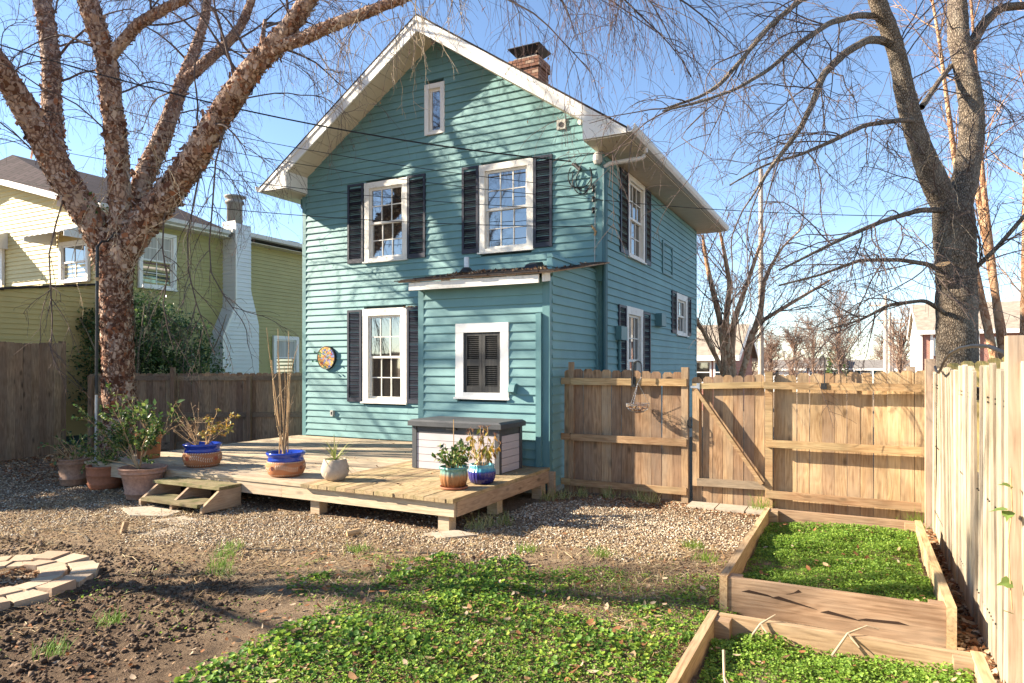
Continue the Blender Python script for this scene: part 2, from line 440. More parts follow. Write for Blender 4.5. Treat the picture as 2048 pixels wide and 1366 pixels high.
# ================================================================== GROUND
xs = np.concatenate([[-400, -200, -100, -60, -40, -30, -22, -18, -15], np.arange(-13, 6.01, .06), [7, 9, 12, 16, 24, 40, 70, 120, 200, 400]])
ys = np.concatenate([[-300, -100, -50, -30, -20, -15, -13], np.arange(-11.6, .01, .06), [.6, 1.5, 3, 5, 8, 12, 18, 26, 36, 52, 75, 120, 200, 300, 500]])
gx, gy = np.meshgrid(xs, ys)
gv = np.stack([gx.ravel(), gy.ravel(), groundz(gx.ravel(), gy.ravel())], 1)
nx, ny = len(xs), len(ys)
ii, jj = np.meshgrid(np.arange(nx - 1), np.arange(ny - 1))
q = (jj * nx + ii).ravel()
npmesh('ground', gv, np.stack([q, q + 1, q + nx + 1, q + nx], 1), M['ground'], None, 'structure', True)

# ================================================================== BLUE HOUSE
HW = 6.5; HD = 7.3
house = thing('blue_house', 'two storey teal clapboard house with a front gable, navy shutters and white trim', 'house', (-3.25, 3.6, 0))
Tg = lambda u, d, z: (u, -d, z)                 # gable wall, facing the yard
Ts = lambda u, d, z: (d, u, z)                  # right side wall
Ta = lambda u, d, z: (u, -1.88 - d, z)          # front of the lean-to
Tas = lambda u, d, z: (-.1 + d, u, z)           # right side of the lean-to
E = .1297

def siding(T, u0f, u1f, z0, z1, holes, m, parent, name='siding_board', back=-.07, rng=random.Random(3), joints=True):
    z = z0; k = 0
    while z < z1 - .01:
        zt = min(z + E, z1)
        a, b = u0f(z), u1f(z)
        if b - a > .05:
            iv = [(a, b)]
            for (h0, h1, hz0, hz1) in holes:
                lo, hi = max(z, hz0), min(zt, hz1)
                if hi - lo > .02:
                    niv = []
                    for (p, r_) in iv:
                        if h1 <= p or h0 >= r_: niv.append((p, r_)); continue
                        if h0 > p + .01: niv.append((p, h0))
                        if h1 < r_ - .01: niv.append((h1, r_))
                    iv = niv
            for (p, r_) in iv:
                cuts = [p, r_]
                if joints and r_ - p > 3.0 and rng.random() < .6:
                    cuts = [p, p + (r_ - p) * rng.uniform(.25, .75), r_]
                for c0, c1 in zip(cuts[:-1], cuts[1:]):
                    c1_ = c1 - (.003 if c1 != r_ else 0)
                    pr = .027 + rng.uniform(-.002, .002)
                    vs = []
                    for u in (c0, c1_):
                        vs += [T(u, back, z - .010), T(u, pr, z - .010), T(u, pr, z + .002), T(u, .003, zt - .001), T(u, back, zt - .001)]
                    mb = MB(); mb.add(vs, [(0, 1, 2, 3, 4), (9, 8, 7, 6, 5), (0, 5, 6, 1), (1, 6, 7, 2), (2, 7, 8, 3), (3, 8, 9, 4), (4, 9, 5, 0)])
                    mb.build(name, m, parent)
        z += E; k += 1

RIDGE = 8.09; PITCH = .68; CXH = -3.25
def gab(z):
    return max(0, (RIDGE - .20 - z) / PITCH)
UW1 = (-4.90, -3.875, 3.86, 5.40); UW2 = (-2.30, -1.23, 3.845, 5.40); LW = (-4.95, -3.885, 1.115, 2.93); AT = (-3.475, -3.035, 6.12, 7.065)
ins = .03
sh = lambda w: (w[0] + ins, w[1] - ins, w[2] + ins, w[3] - ins)
siding(Tg, lambda z: max(-6.44, CXH - gab(z)), lambda z: min(-.06, CXH + gab(z)), .40, 7.85, [sh(UW1), sh(UW2), sh(LW), sh(AT), (-2.28, -.1, 0, 3.2)], M['sidx'], house)
SU = (1.375, 2.45, 3.83, 5.33); SLW = (1.26, 2.32, 1.0, 2.90); SS = (5.06, 6.18, 2.555, 3.51)
siding(Ts, lambda z: .06, lambda z: 7.24, .30, 5.33, [sh(SU), sh(SLW), sh(SS)], M['sidy'], house, rng=random.Random(9))
AW = (-1.63, -.735, 1.345, 2.44)
siding(Ta, lambda z: -2.22, lambda z: -.2, .11, 3.06, [sh(AW)], M['sidx'], house, rng=random.Random(5), joints=False)
siding(Tas, lambda z: -1.82, lambda z: -.02, .11, 3.40, [], M['sidy'], house, rng=random.Random(6), joints=False)
# the two walls nobody sees from the yard, joined
mb = MB()
for k in range(39):
    z = .3 + k * E
    mb.hexa([(-6.52, .06, z), (-6.43, .06, z), (-6.43, 7.24, z), (-6.52, 7.24, z), (-6.503, .06, z + E), (-6.43, .06, z + E), (-6.43, 7.24, z + E), (-6.503, 7.24, z + E)])
    mb.hexa([(-6.44, 7.23, z), (-.06, 7.23, z), (-.06, 7.32, z), (-6.44, 7.32, z), (-6.44, 7.23, z + E), (-.06, 7.23, z + E), (-.06, 7.303, z + E), (-6.44, 7.303, z + E)])
for k in range(23):
    z = .11 + k * E
    mb.hexa([(-2.30, -1.82, z), (-2.21, -1.82, z), (-2.21, -.03, z), (-2.30, -.03, z), (-2.283, -1.82, z + E), (-2.21, -1.82, z + E), (-2.21, -.03, z + E), (-2.283, -.03, z + E)])
mb.build('siding', M['sidx'], house, kind='stuff')
# inner walls behind the boards
mb = MB()
mb.box(-6.40, .08, .0, -.08, 7.2, 5.30)
mb.prism([(-6.40, 5.302), (-.08, 5.302), (-.08, 5.6), (CXH, 7.76), (-6.40, 5.6)], lambda u, d, z: (u, d, z), .08, 7.2)
mb.prism([(-1.80, .0), (.06, .0), (.06, 3.30), (-1.80, 2.95)], lambda u, d, z: (d, u, z), -2.20, -.19)
mb.build('inner_wall', M['core'], house)
mb = MB(); mb.box(-6.46, .02, -.2, -.05, 7.27, .29); mb.box(-2.24, -1.85, -.2, -.14, -.05, .095)
mb.build('foundation', plain('concrete', (.25, .24, .22), .9), house)
# corner boards
def cboard(x0, y0, x1, y1, z0, z1, m='tealtrim'):
    mb = MB(); mb.box(x0, y0, z0, x1, y1, z1); mb.build('corner_board', M[m], house)
cboard(-6.53, -.025, -6.43, .07, .36, 5.32)
cboard(-.07, -.025, .022, .07, 3.2, 5.32)
cboard(-.07, 7.22, .022, 7.32, .2, 5.32)
cboard(-6.53, 7.22, -6.43, 7.32, .2, 5.32)
cboard(-2.31, -1.907, -2.21, -1.80, .06, 2.99)
cboard(-.2, -1.907, -.088, -1.80, .06, 3.06)
cboard(-.285, -1.95, -.203, -1.90, .06, 2.55)      # downspout-like flat board beside the corner
cboard(-.13, -.07, -.078, -.022, .06, 3.42)

# ---- roof
yF, yB = -.6, 7.9
for s in (-1, 1):
    mb = MB()
    xe = CXH + s * 3.87
    ze = RIDGE - PITCH * 3.87
    p = [(CXH, RIDGE - .035), (xe, ze - .035), (xe, ze), (CXH, RIDGE)]
    mb.prism(p, lambda u, d, z: (u, d, z), yF - .02, yB + .02)
    roof = mb.build('roof', M['shingle'], house)
    # rake boards front and back
    for y0, y1 in ((yF, yF + .03), (yB - .03, yB)):
        mb = MB(); mb.prism([(CXH, RIDGE - .036), (xe - s * .01, ze - .03), (xe - s * .01, 5.37), (CXH + s * 3.60, 5.37), (CXH, RIDGE - .30)], lambda u, d, z: (u, d, z), y0, y1)
        mb.build('rake_board', M['white'], house)
    mb = MB(); mb.prism([(CXH, RIDGE - .036), (xe - s * .01, ze - .03), (xe - s * .01, ze - .10), (CXH, RIDGE - .11)], lambda u, d, z: (u, d, z), yF - .018, yF - .002)
    mb.build('rake_board', M['white'], house)
    # sloped soffit panels under the rake
    n = 15
    for k in range(n):
        a = .02 + (3.30 - .02) * k / n; b = .02 + (3.30 - .02) * (k + 1) / n - .012
        f = lambda t, o: (CXH + s * t, RIDGE - .225 - PITCH * t - o)
        mb = MB(); mb.prism([f(a, 0), f(b, 0), f(b, .02), f(a, .02)], lambda u, d, z: (u, d, z), yF + .031, .06)
        mb.build('soffit_panel', M['soffit'], house)
    # boxed eave return
    xi = CXH + s * 3.15
    mb = MB(); mb.prism([(xi, 5.368), (CXH + s * 3.64, 5.368), (CXH + s * 3.60, 5.40), (xi, RIDGE - .285 - PITCH * 3.15)], lambda u, d, z: (u, d, z), yF + .002, yF + .028)
    mb.build('eave_return', M['white'], house)
    mb = MB(); mb.prism([(yF + .03, 5.37), (-.02, 5.37), (-.02, RIDGE - .25 - PITCH * 3.15), (yF + .03, RIDGE - .25 - PITCH * 3.15)], lambda u, d, z: (d, u, z), xi - .01, xi + .01)
    mb.build('eave_return', M['white'], house)
    mb = MB(); mb.box(min(xe, xe - s * .025), yF + .03, 5.37, max(xe, xe - s * .025), yB, ze - .036)
    mb.build('fascia', M['white'], house)
    # level eave soffit, panel by panel
    xa, xb = sorted((CXH + s * 3.16, xe - s * .03))
    for k in range(28):
        y0 = -.57 + 8.42 * k / 28
        mb = MB(); mb.box(xa, y0, 5.345, xb, y0 + 8.42 / 28 - .008, 5.362); mb.build('soffit_panel', M['soffit'], house)
    # gutter
    gx0 = xe + s * .004
    mb = MB()
    prof = [(0, 5.485), (0, 5.37), (.07, 5.37), (.10, 5.41), (.12, 5.46), (.12, 5.488), (.108, 5.488), (.108, 5.46), (.088, 5.41), (.064, 5.382), (.012, 5.382), (.012, 5.485)]
    mb.prism([(gx0 + s * a, z) for a, z in prof], lambda u, d, z: (u, d, z), yF - .01, yB)
    mb.build('gutter', M['gutter'], house)

# downspouts
mb = MB(); mb.tube([(.66, .28, 5.40), (.66, .28, 5.30), (.645, .27, 5.25), (.60, .25, 5.21), (.12, .02, 5.12), (.065, -.005, 5.08), (.055, -.01, 5.02)], .036, 10); mb.build('downspout_elbow', M['gutter'], house)
mb = MB(); mb.tube([(.055, -.008, 5.05), (.055, -.008, .05)], .037, 10); mb.build('downspout', M['darkteal'], house)
mb = MB(); mb.tube([(.05, .10, 5.04), (.05, .10, .05)], .022, 8); mb.build('conduit', M['darkteal'], house)
mb = MB(); mb.tube([(-6.75, .2, 5.37), (-6.75, .2, 5.2), (-6.70, .15, 5.16), (-6.57, .06, 5.12), (-6.555, .05, 5.05), (-6.555, .05, .35)], .035, 8); mb.build('downspout', M['tealtrim'], house)

# ---- brick chimney on the ridge's far slope
def brick_stack(x0, x1, y0, y1, z0, z1, parent, m, mm, bw=.215, bh=.072, rng=random.Random(2), corb=()):
    mb = MB(); mb.box(x0 + .012, y0 + .012, z0, x1 - .012, y1 - .012, z1 - .01); st = mb.build('chimney', mm, parent)
    k = 0; z = z0
    while z < z1 - .02:
        o = .035 if any(a <= z < b for a, b in corb) else 0
        for side in range(4):
            L = (x1 - x0 if side % 2 == 0 else y1 - y0) + 2 * o
            u = -(bw / 2 if k % 2 else 0)
            while u < L - .02:
                a, b = max(0, u), min(L, u + bw - .012)
                if b - a > .03:
                    mb = MB(); j = rng.uniform(0, .004)
                    d = .10 + o
                    if side == 0: mb.box(x0 - o + a, y0 - o - j, z, x0 - o + b, y0 + .05, z + bh - .011)
                    elif side == 1: mb.box(x1 - .05, y0 - o + a + .001, z + .001, x1 + o + j, y0 - o + b, z + bh - .012)
                    elif side == 2: mb.box(x0 - o + a, y1 - .05, z, x0 - o + b, y1 + o + j, z + bh - .011)
                    else: mb.box(x0 - o - j, y0 - o + a + .001, z + .001, x0 + .05, y0 - o + b, z + bh - .012)
                    mb.build('brick', m, st)
                u += bw
        z += bh; k += 1
    return st
gb = G('brick', .9, .2); cc = gb.co(rnd=True); rr = gb.n('ShaderNodeObjectInfo', 'Random')
gb.P(Base_Color=gb.mix(gb.math('MULTIPLY', gb.noise(cc, 30, 5, .7), .6), gb.ramp(rr, [(0, (.19, .085, .055)), (.4, (.28, .135, .085)), (.75, (.36, .20, .135)), (1, (.42, .30, .22))]), (.12, .07, .05))); gb.bump(gb.noise(cc, 60, 4), .4, .004); M['brick'] = gb.m
M['mortar'] = plain('mortar', (.30, .27, .235), .95)
CHX0, CHX1, CHY0, CHY1 = -3.22, -2.53, 3.0, 3.55
st = brick_stack(CHX0, CHX1, CHY0, CHY1, 7.95, 8.66, house, M['brick'], M['mortar'], corb=((8.42, 8.66),))
mb = MB(); mb.box(CHX0 + .02, CHY0 + .02, 7.3, CHX1 - .02, CHY1 - .02, 7.949); mb.build('chimney_base', M['mortar'], st)
mb = MB(); mb.box(CHX0 + .06, CHY0 + .06, 8.655, CHX1 - .06, CHY1 - .06, 8.73); mb.build('chimney_crown', M['mortar'], st)
mb = MB(); mb.box(CHX0 + .11, CHY0 + .11, 8.731, CHX1 - .11, CHY1 - .11, 8.80)
mb.hexa([(CHX0 + .07, CHY0 + .07, 8.80), (CHX1 - .07, CHY0 + .07, 8.80), (CHX1 - .07, CHY1 - .07, 8.80), (CHX0 + .07, CHY1 - .07, 8.80), (CHX0 - .05, CHY0 - .05, 8.93), (CHX1 + .05, CHY0 - .05, 8.93), (CHX1 + .05, CHY1 + .05, 8.93), (CHX0 - .05, CHY1 + .05, 8.93)])
mb.box(CHX0 - .05, CHY0 - .05, 8.931, CHX1 + .05, CHY1 + .05, 8.945)
mb.build('chimney_cap', M['black'], st)

# ---- windows and shutters
def window(T, w, cols, rows, parent, cas=.115, sill=True, m='white_worn', single=False, head=None, glass='glass', depth=.035):
    u0, u1, z0, z1 = w; hd = head or cas
    mb = MB()
    mb.tbox(T, u0, -.04, z0 + .001, u0 + cas, depth, z1 - hd)
    mb.tbox(T, u1 - cas, -.04, z0 + .001, u1, depth, z1 - hd)
    mb.tbox(T, u0, -.04, z1 - hd + .001, u1, depth + .003, z1)
    mb.tbox(T, u0 + cas, -.04, z0 + .001, u1 - cas, depth - .002, z0 + .055)
    win = mb.build('window', M[m], parent)
    if sill:
        mb = MB(); mb.hexa([T(u0 - .02, -.02, z0 - .035), T(u1 + .02, -.02, z0 - .035), T(u1 + .02, depth + .035, z0 - .035), T(u0 - .02, depth + .035, z0 - .035), T(u0 - .02, -.02, z0), T(u1 + .02, -.02, z0), T(u1 + .02, depth + .035, z0 - .008), T(u0 - .02, depth + .035, z0 - .008)])
        mb.build('sill', M[m], win)
    a0, a1 = u0 + cas, u1 - cas; b0, b1 = z0 + .056, z1 - hd
    mid = (b0 + b1) / 2
    sashes = [(b0, b1, -.025)] if single else [(b0, mid + .018, -.035), (mid - .018, b1, -.008)]
    for (s0, s1, d) in sashes:
        fr = .042; mt = .018
        mb = MB()
        mb.tbox(T, a0, d - .03, s0, a0 + fr, d, s1); mb.tbox(T, a1 - fr, d - .03, s0, a1, d, s1)
        mb.tbox(T, a0 + fr, d - .03, s0, a1 - fr, d - .001, s0 + fr); mb.tbox(T, a0 + fr, d - .03, s1 - fr, a1 - fr, d - .001, s1)
        cw = (a1 - a0 - 2 * fr) / cols; rh = (s1 - s0 - 2 * fr) / rows
        for i in range(1, cols): mb.tbox(T, a0 + fr + i * cw - mt / 2, d - .028, s0 + fr, a0 + fr + i * cw + mt / 2, d - .004, s1 - fr)
        for j in range(1, rows): mb.tbox(T, a0 + fr, d - .027, s0 + fr + j * rh - mt / 2, a1 - fr, d - .005, s0 + fr + j * rh + mt / 2)
        mb.build('sash', M[m], win)
        for i in range(cols):
            for j in range(rows):
                mb = MB(); x0 = a0 + fr + i * cw; y0 = s0 + fr + j * rh
                ti = RND.uniform(-.003, .003); tj = RND.uniform(-.003, .003)
                mb.add([T(x0, d - .02 + ti, y0), T(x0 + cw, d - .02 - ti, y0), T(x0 + cw, d - .02 - ti + tj, y0 + rh), T(x0, d - .02 + ti + tj, y0 + rh)], [(0, 1, 2, 3)])
                mb.build('pane', M[glass], win)
    return win

def shutter(T, u0, u1, z0, z1, parent, m='shut', d0=.012, th=.035, n=None, mids=(), fr=.045):
    mb = MB()
    mb.tbox(T, u0, d0, z0, u0 + fr, d0 + th, z1); mb.tbox(T, u1 - fr, d0, z0, u1, d0 + th, z1)
    mb.tbox(T, u0 + fr, d0, z0, u1 - fr, d0 + th - .001, z0 + fr * 1.8); mb.tbox(T, u0 + fr, d0, z1 - fr, u1 - fr, d0 + th - .001, z1)
    for zm in mids: mb.tbox(T, u0 + fr, d0, zm - .05, u1 - fr, d0 + th - .002, zm + .05)
    mb.tbox(T, u0 + fr, d0 - .008, z0 + fr, u1 - fr, d0 + .001, z1 - fr)
    sh_ = mb.build('shutter', M[m], parent)
    mb = MB(); z = z0 + fr * 1.8 + .004; stp = .0295
    while z < z1 - fr - stp:
        if not any(abs(z + .012 - zm) < .062 for zm in mids):
            mb.hexa([T(u0 + fr, d0 + th - .008, z), T(u1 - fr, d0 + th - .008, z), T(u1 - fr, d0 + .002, z + .02), T(u0 + fr, d0 + .002, z + .02),
                     T(u0 + fr, d0 + th - .004, z + .006), T(u1 - fr, d0 + th - .004, z + .006), T(u1 - fr, d0 + .003, z + .027), T(u0 + fr, d0 + .003, z + .027)])
        z += stp
    mb.build('louvres', M[m], sh_, kind='stuff')
    return sh_
window(Tg, UW1, 3, 2, house); window(Tg, UW2, 3, 2, house); window(Tg, LW, 3, 2, house, cas=.14)
window(Tg, AT, 1, 1, house, cas=.09, sill=False, single=True, m='white')
window(Ts, SU, 3, 2, house, cas=.10); window(Ts, SLW, 3, 2, house, cas=.14); window(Ts, SS, 3, 1, house, cas=.14)
for u0, u1, z0, z1 in ((-5.315, -4.92, 3.845, 5.415), (-3.86, -3.455, 3.845, 5.415), (-2.655, -2.31, 3.84, 5.41), (-1.215, -.87, 3.84, 5.41), (-5.32, -4.965, 1.10, 2.92), (-3.87, -3.50, 1.10, 2.92)):
    shutter(Tg, u0, u1, z0, z1, house)
for u0, u1, z0, z1 in ((.90, 1.355, 3.82, 5.31), (2.47, 2.86, 3.82, 5.31), (.81, 1.245, .95, 2.89), (2.335, 2.82, .95, 2.87), (4.62, 5.045, 2.56, 3.51), (6.195, 6.56, 2.56, 3.50)):
    shutter(Ts, u0, u1, z0, z1, house)
# shuttered window of the lean-to
u0, u1, z0, z1 = AW; mb = MB(); cs = .135
mb.tbox(Ta, u0, -.05, z0, u0 + cs, .035, z1 - cs); mb.tbox(Ta, u1 - cs, -.05, z0, u1, .035, z1 - cs); mb.tbox(Ta, u0, -.05, z1 - cs + .001, u1, .037, z1); mb.tbox(Ta, u0 + cs, -.05, z0, u1 - cs, .033, z0 + .07)
win = mb.build('window', M['white'], house, label='white framed lean-to window closed by two black louvred shutters')
mb = MB(); mb.tbox(Ta, u0 - .02, -.01, z0 - .03, u1 + .02, .06, z0 - .001); mb.build('sill', M['white'], win)
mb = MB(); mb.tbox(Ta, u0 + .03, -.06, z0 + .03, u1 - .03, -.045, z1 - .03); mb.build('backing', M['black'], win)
um = (u0 + u1) / 2
shutter(Ta, u0 + cs + .004, um - .003, z0 + .074, z1 - cs - .003, win, 'shutblk', -.03, .045, mids=(1.86,), fr=.05)
shutter(Ta, um + .003, u1 - cs - .004, z0 + .074, z1 - cs - .003, win, 'shutblk', -.03, .045, mids=(1.86,), fr=.05)

# ---- lean-to roof
lr = lambda y: 3.075 + (y + 2.16) * .192
mb = MB()
mb.hexa([(-2.50, -2.16, lr(-2.16)), (.05, -2.16, lr(-2.16)), (.16, -.03, lr(-.03)), (-2.50, -.03, lr(-.03)), (-2.50, -2.16, lr(-2.16) + .022), (.05, -2.16, lr(-2.16) + .022), (.16, -.03, lr(-.03) + .022), (-2.50, -.03, lr(-.03) + .022)])
mb.build('lean_to_roof_deck', M['post'], house)
rng = random.Random(4)
mb = MB(); ny_ = 13
for k in range(ny_):
    y0 = -2.19 + 2.17 * k / ny_; y1 = y0 + 2.17 / ny_ + .02; x = -2.56
    while x < .06:
        w_ = min(rng.uniform(.17, .3), .17 - x); dz = rng.uniform(0, .006); j = rng.uniform(-.014, .014)
        mb.hexa([(x, y0 + j, lr(y0) + .024), (x + w_ - .006, y0 + j, lr(y0) + .024), (x + w_ - .006, y1, lr(y1) + .022), (x, y1, lr(y1) + .022),
                 (x, y0 + j, lr(y0) + .040 + dz), (x + w_ - .006, y0 + j, lr(y0) + .038 + dz), (x + w_ - .006, y1, lr(y1) + .026), (x, y1, lr(y1) + .026)])
        x += w_
lroof = mb.build('shingles', M['shingle'], house, kind='stuff')
mb = MB(); mb.box(-2.33, -2.13, 2.955, -.16, -2.10, 3.068); mb.build('fascia', M['white_worn'], house, label='peeling white fascia of the lean-to')
for x in (-2.3, -1.75, -1.2, -.65, -.10):
    mb = MB(); mb.hexa([(x - .02, -2.095, 2.97), (x + .02, -2.095, 2.97), (x + .02, -1.9, 3.0), (x - .02, -1.9, 3.0), (x - .02, -2.095, lr(-2.095) - .002), (x + .02, -2.095, lr(-2.095) - .002), (x + .02, -1.9, lr(-1.9) - .002), (x - .02, -1.9, lr(-1.9) - .002)]); mb.build('rafter_end', M['white_worn'], house)
mb = MB(); mb.tube([(-1.98, -1.0, lr(-1.0) + .02), (-1.98, -1.0, lr(-1.0) + .30)], .042, 12); vp = mb.build('vent_pipe', M['pvc'], house)
mb = MB(); mb.lathe([(.17, .03), (.12, .06), (.07, .12), (.05, .13)], 12, (-1.98, -1.0, lr(-1.0))); mb.build('flashing', M['black'], vp)
mb = MB(); mb.hexa([(-.98, -.95, lr(-.95) + .03), (-.70, -.95, lr(-.95) + .03), (-.70, -.7, lr(-.7) + .03), (-.98, -.7, lr(-.7) + .03), (-.94, -.91, lr(-.95) + .11), (-.76, -.91, lr(-.95) + .11), (-.74, -.72, lr(-.7) + .12), (-.94, -.72, lr(-.7) + .12)]); mb.build('roof_vent', M['black'], house)

# ---- fittings on the walls
mb = MB(); mb.box(-.78, -.05, 5.80, -.62, -.01, 5.96); vent = mb.build('wall_vent', M['grey'], house)
mb = MB(); mb.lathe([(.045, 0), (.045, .05)], 14); o = mb.build('vent_hole', M['black'], vent); o.rotation_euler = (R(90), 0, 0); o.location = (-.70, -.008, 5.875)
mb = MB(); mb.lathe([(.06, 0), (.06, .03)], 12, (-.23, 0, 0)); fl = mb.build('floodlight', M['grey'], house); fl.rotation_euler = (R(90), 0, 0); fl.location = (0, -.01, 5.86)
for sx in (-1, 1):
    mb = MB(); p0 = Vector((-.23 + sx * .045, -.05, 5.86)); p1 = p0 + Vector((sx * .05, -.10, -.03)); mb.tube([p0, p0.lerp(p1, .5), p1], [.025, .042, .05], 10); mb.build('lamp_head', M['grey'], house)
mb = MB(); mb.box(-5.735, -.075, .80, -5.665, -.012, .915); ol = mb.build('outlet_box', M['grey'], house)
mb = MB(); mb.box(-5.715, -.079, .83, -5.685, -.0745, .89); mb.build('outlet_cover', M['black'], ol)
mb = MB(); mb.box(.018, .66, 2.26, .13, 1.0, 2.50); mb.build('meter_box', M['tealtrim'], house)
mb = MB(); mb.tube([(.05, .80, 2.26), (.05, .80, .05)], .03, 8); mb.build('conduit', M['tealtrim'], house)
mb = MB(); mb.box(.018, 3.25, 2.65, .16, 3.60, 2.90); mb.box(.018, 3.20, 2.64, .17, 3.64, 2.652); mb.build('utility_box', M['tealtrim'], house)
mb = MB()
for (a, b, c_, d) in ((3.80, 3.86, 3.80, 4.51), (4.63, 4.69, 3.80, 4.51), (3.861, 4.629, 3.80, 3.85), (3.861, 4.629, 4.46, 4.51)): mb.box(.012, a, c_, .045, b, d)
mb.build('trim_frame', M['tealtrim'], house)
mb = MB(); mb.hexa([Ta(-.70, .02, 1.40), Ta(-.60, .02, 1.40), Ta(-.60, .14, 1.44), Ta(-.70, .14, 1.44), Ta(-.70, .02, 1.56), Ta(-.60, .02, 1.56), Ta(-.60, .10, 1.54), Ta(-.70, .10, 1.54)]); mb.build('outlet_cover', M['tealtrim'], house)
# cable loops, weatherhead and insulators at the corner
mb = MB(); mb.lathe([(.0, .16), (.05, .14), (.075, .08), (.075, 0), (.05, -.05)], 12, (-.04, -.08, 5.16)); mb.build('weatherhead', M['grey'], house)
for k, (rx, rz, ph) in enumerate(((.21, .22, 0), (.17, .27, .3), (.14, .18, -.2))):
    mb = MB(); mb.tube([(-.36 + k * .04 + rx * math.cos(t), -.05 - .01 * k, 4.98 + rz * math.sin(t) - .05 * k) for t in np.linspace(2.4 + ph, 6.6 + ph, 18)], .009, 5); mb.build('cable_loop', M['cable'], house)
mb = MB(); mb.tube([(-.50, -.04, 5.18), (-.44, -.07, 5.16), (-.33, -.09, 5.05)], [.02, .035, .03], 8); mb.build('cable_clamp', M['black'], house)
for z in (4.72, 4.55, 4.37):
    mb = MB(); mb.lathe([(.012, -.05), (.03, -.04), (.018, 0), (.03, .04), (.012, .05)], 8, (-.12, -.06, z)); mb.build('insulator', M['black'], house)
mb = MB(); mb.tube([(-.10, -.03, 4.8), (-.105, -.03, 3.5)], .007, 5); mb.build('conduit', M['grey'], house)
mb = MB(); mb.tube([(-.16, -.03, 4.12), (-.12, -.06, 4.08), (-.09, -.03, 4.02), (-.11, -.03, 3.96)], .02, 6); mb.build('cable_clamp', M['drystem'], house)

# dartboard hung on the wall
db = thing('dartboard', 'round mosaic patterned dartboard hanging on the teal wall left of the lower window', 'dartboard', (-5.843, -.03, 1.98))
mb = MB(); mb.lathe([(.238, 0), (.238, .045), (.225, .05), (.222, .043), (0, .043)], 40); o = mb.build('rim', M['black'], db, True); o.matrix_parent_inverse = Matrix(); o.rotation_euler = (R(90), 0, 0); o.location = (0, 0.0, 0)
cols = [(.50, .22, .05), (.10, .12, .30), (.55, .33, .07), (.35, .05, .04), (.58, .44, .16), (.20, .22, .42), (.42, .20, .06), (.30, .28, .40), (.52, .36, .10), (.10, .22, .12)]
md = islands('dartboard_panel', cols, .5, 0, .4)
mb = MB()
for ri, (ra, rb_) in enumerate(((.012, .05), (.053, .085), (.088, .135), (.138, .175), (.178, .215))):
    ns = (10, 16, 20, 20, 20)[ri]
    for k in range(ns):
        a, b = 6.2832 * k / ns + .02, 6.2832 * (k + 1) / ns - .02; m_ = (a + b) / 2
        mb.add([(r_ * math.cos(t), r_ * math.sin(t), .046) for r_, t in ((ra, a), (rb_, a), (rb_, m_), (rb_, b), (ra, b))], [(0, 1, 2, 3, 4)])
o = mb.build('face', md, db, kind='stuff'); o.matrix_parent_inverse = Matrix(); o.rotation_euler = (R(90), 0, 0)
for (a, r_) in ((2.5, .16), (3.6, .20), (4.0, .12)):
    mb = MB(); p = Vector((r_ * math.cos(a), -.046, r_ * math.sin(a))); e = p + Vector((-.02, -.14, .012)); mb.tube([p, p.lerp(e, .5), e], [.003, .006, .003], 6)
    mb.bar(e, e + Vector((0, -.04, .004)), .03, .002); mb.bar(e, e + Vector((0, -.04, .004)), .002, .03)
    o = mb.build('dart', plain('green_flight', (.02, .25, .13), .5), db); o.matrix_parent_inverse = Matrix()

# overhead wires from the corner of the house to a pole outside the picture
for k, (a, b, sag, rad, lab) in enumerate((
        ((-.50, -.08, 5.22), (-13.2, -6.0, 8.9), .55, .013, 'thick black service cable ending at the coiled loops below the right eave'),
        ((-.12, -.07, 4.72), (-13.6, -5.2, 8.3), .45, .006, 'thin overhead wire tied to the topmost insulator on the house corner'),
        ((-.12, -.07, 4.55), (-13.7, -5.0, 7.9), .45, .006, 'thin overhead wire tied to the middle insulator on the house corner'),
        ((-.12, -.07, 4.37), (-13.9, -4.6, 7.0), .40, .006, 'thin overhead wire tied to the lowest insulator on the house corner'),
        ((-.14, -.07, 4.10), (-14.0, -4.2, 6.1), .35, .007, 'lowest overhead wire, tied to the rusty hook above the lean-to roof'))):
    a = Vector(a); b = Vector(b); pts = [a.lerp(b, t) - Vector((0, 0, sag * 4 * t * (1 - t))) for t in np.linspace(0, 1, 24)]
    mb = MB(); mb.tube(pts, rad, 5)
    tag(mb.build('overhead_wire', M['cable']), lab, 'wire', 'overhead wires meeting at the house corner')
mb = MB(); a = Vector((-.12, -.07, 4.55)); b = Vector((4.95, .9, 3.95)); mb.tube([a.lerp(b, t) - Vector((0, 0, .3 * t * (1 - t))) for t in np.linspace(0, 1, 14)], .006, 5)
tag(mb.build('overhead_wire', M['cable']), 'thin dark wire running from the house corner to the right under the long eave', 'wire', 'overhead wires meeting at the house corner')

# ================================================================== DECK
deck = thing('deck', 'low weathered wooden deck against the blue house with a mossy right half', 'deck', (-3.3, -2.2, 0))
DT = .375; rng = random.Random(12)
def board(name, m, x0, y0, z0, x1, y1, z1, parent, j=.0015, bev=True):
    mb = MB(); dz = rng.uniform(-j, j)
    mb.box(x0, y0, z0, x1, y1, z1 + dz); return mb.build(name, m, parent)
y = -4.43; k = 0
while y < -.05:
    y1 = min(y + .1375, -.03)
    cut = rng.uniform(-5.6, -3.6)
    board('deck_board', M['deckx'], -6.63 + rng.uniform(0, .02), y, DT - .035, cut - .002, y1 - .007, DT, deck, .003)
    xe = -2.29 if y > -1.9 else -2.235
    board('deck_board', M['deckx'], cut + .002, y, DT - .035, xe, y1 - .007, DT, deck, .003)
    y += .1375; k += 1
x = -2.232
while x < -.1:
    x1 = min(x + .1375, -.075)
    board('deck_board', M['decky'], x, -4.475 + rng.uniform(-.006, .008), DT - .032, x1 - .007, -1.915, DT + .012, deck, .003)
    x += .1375
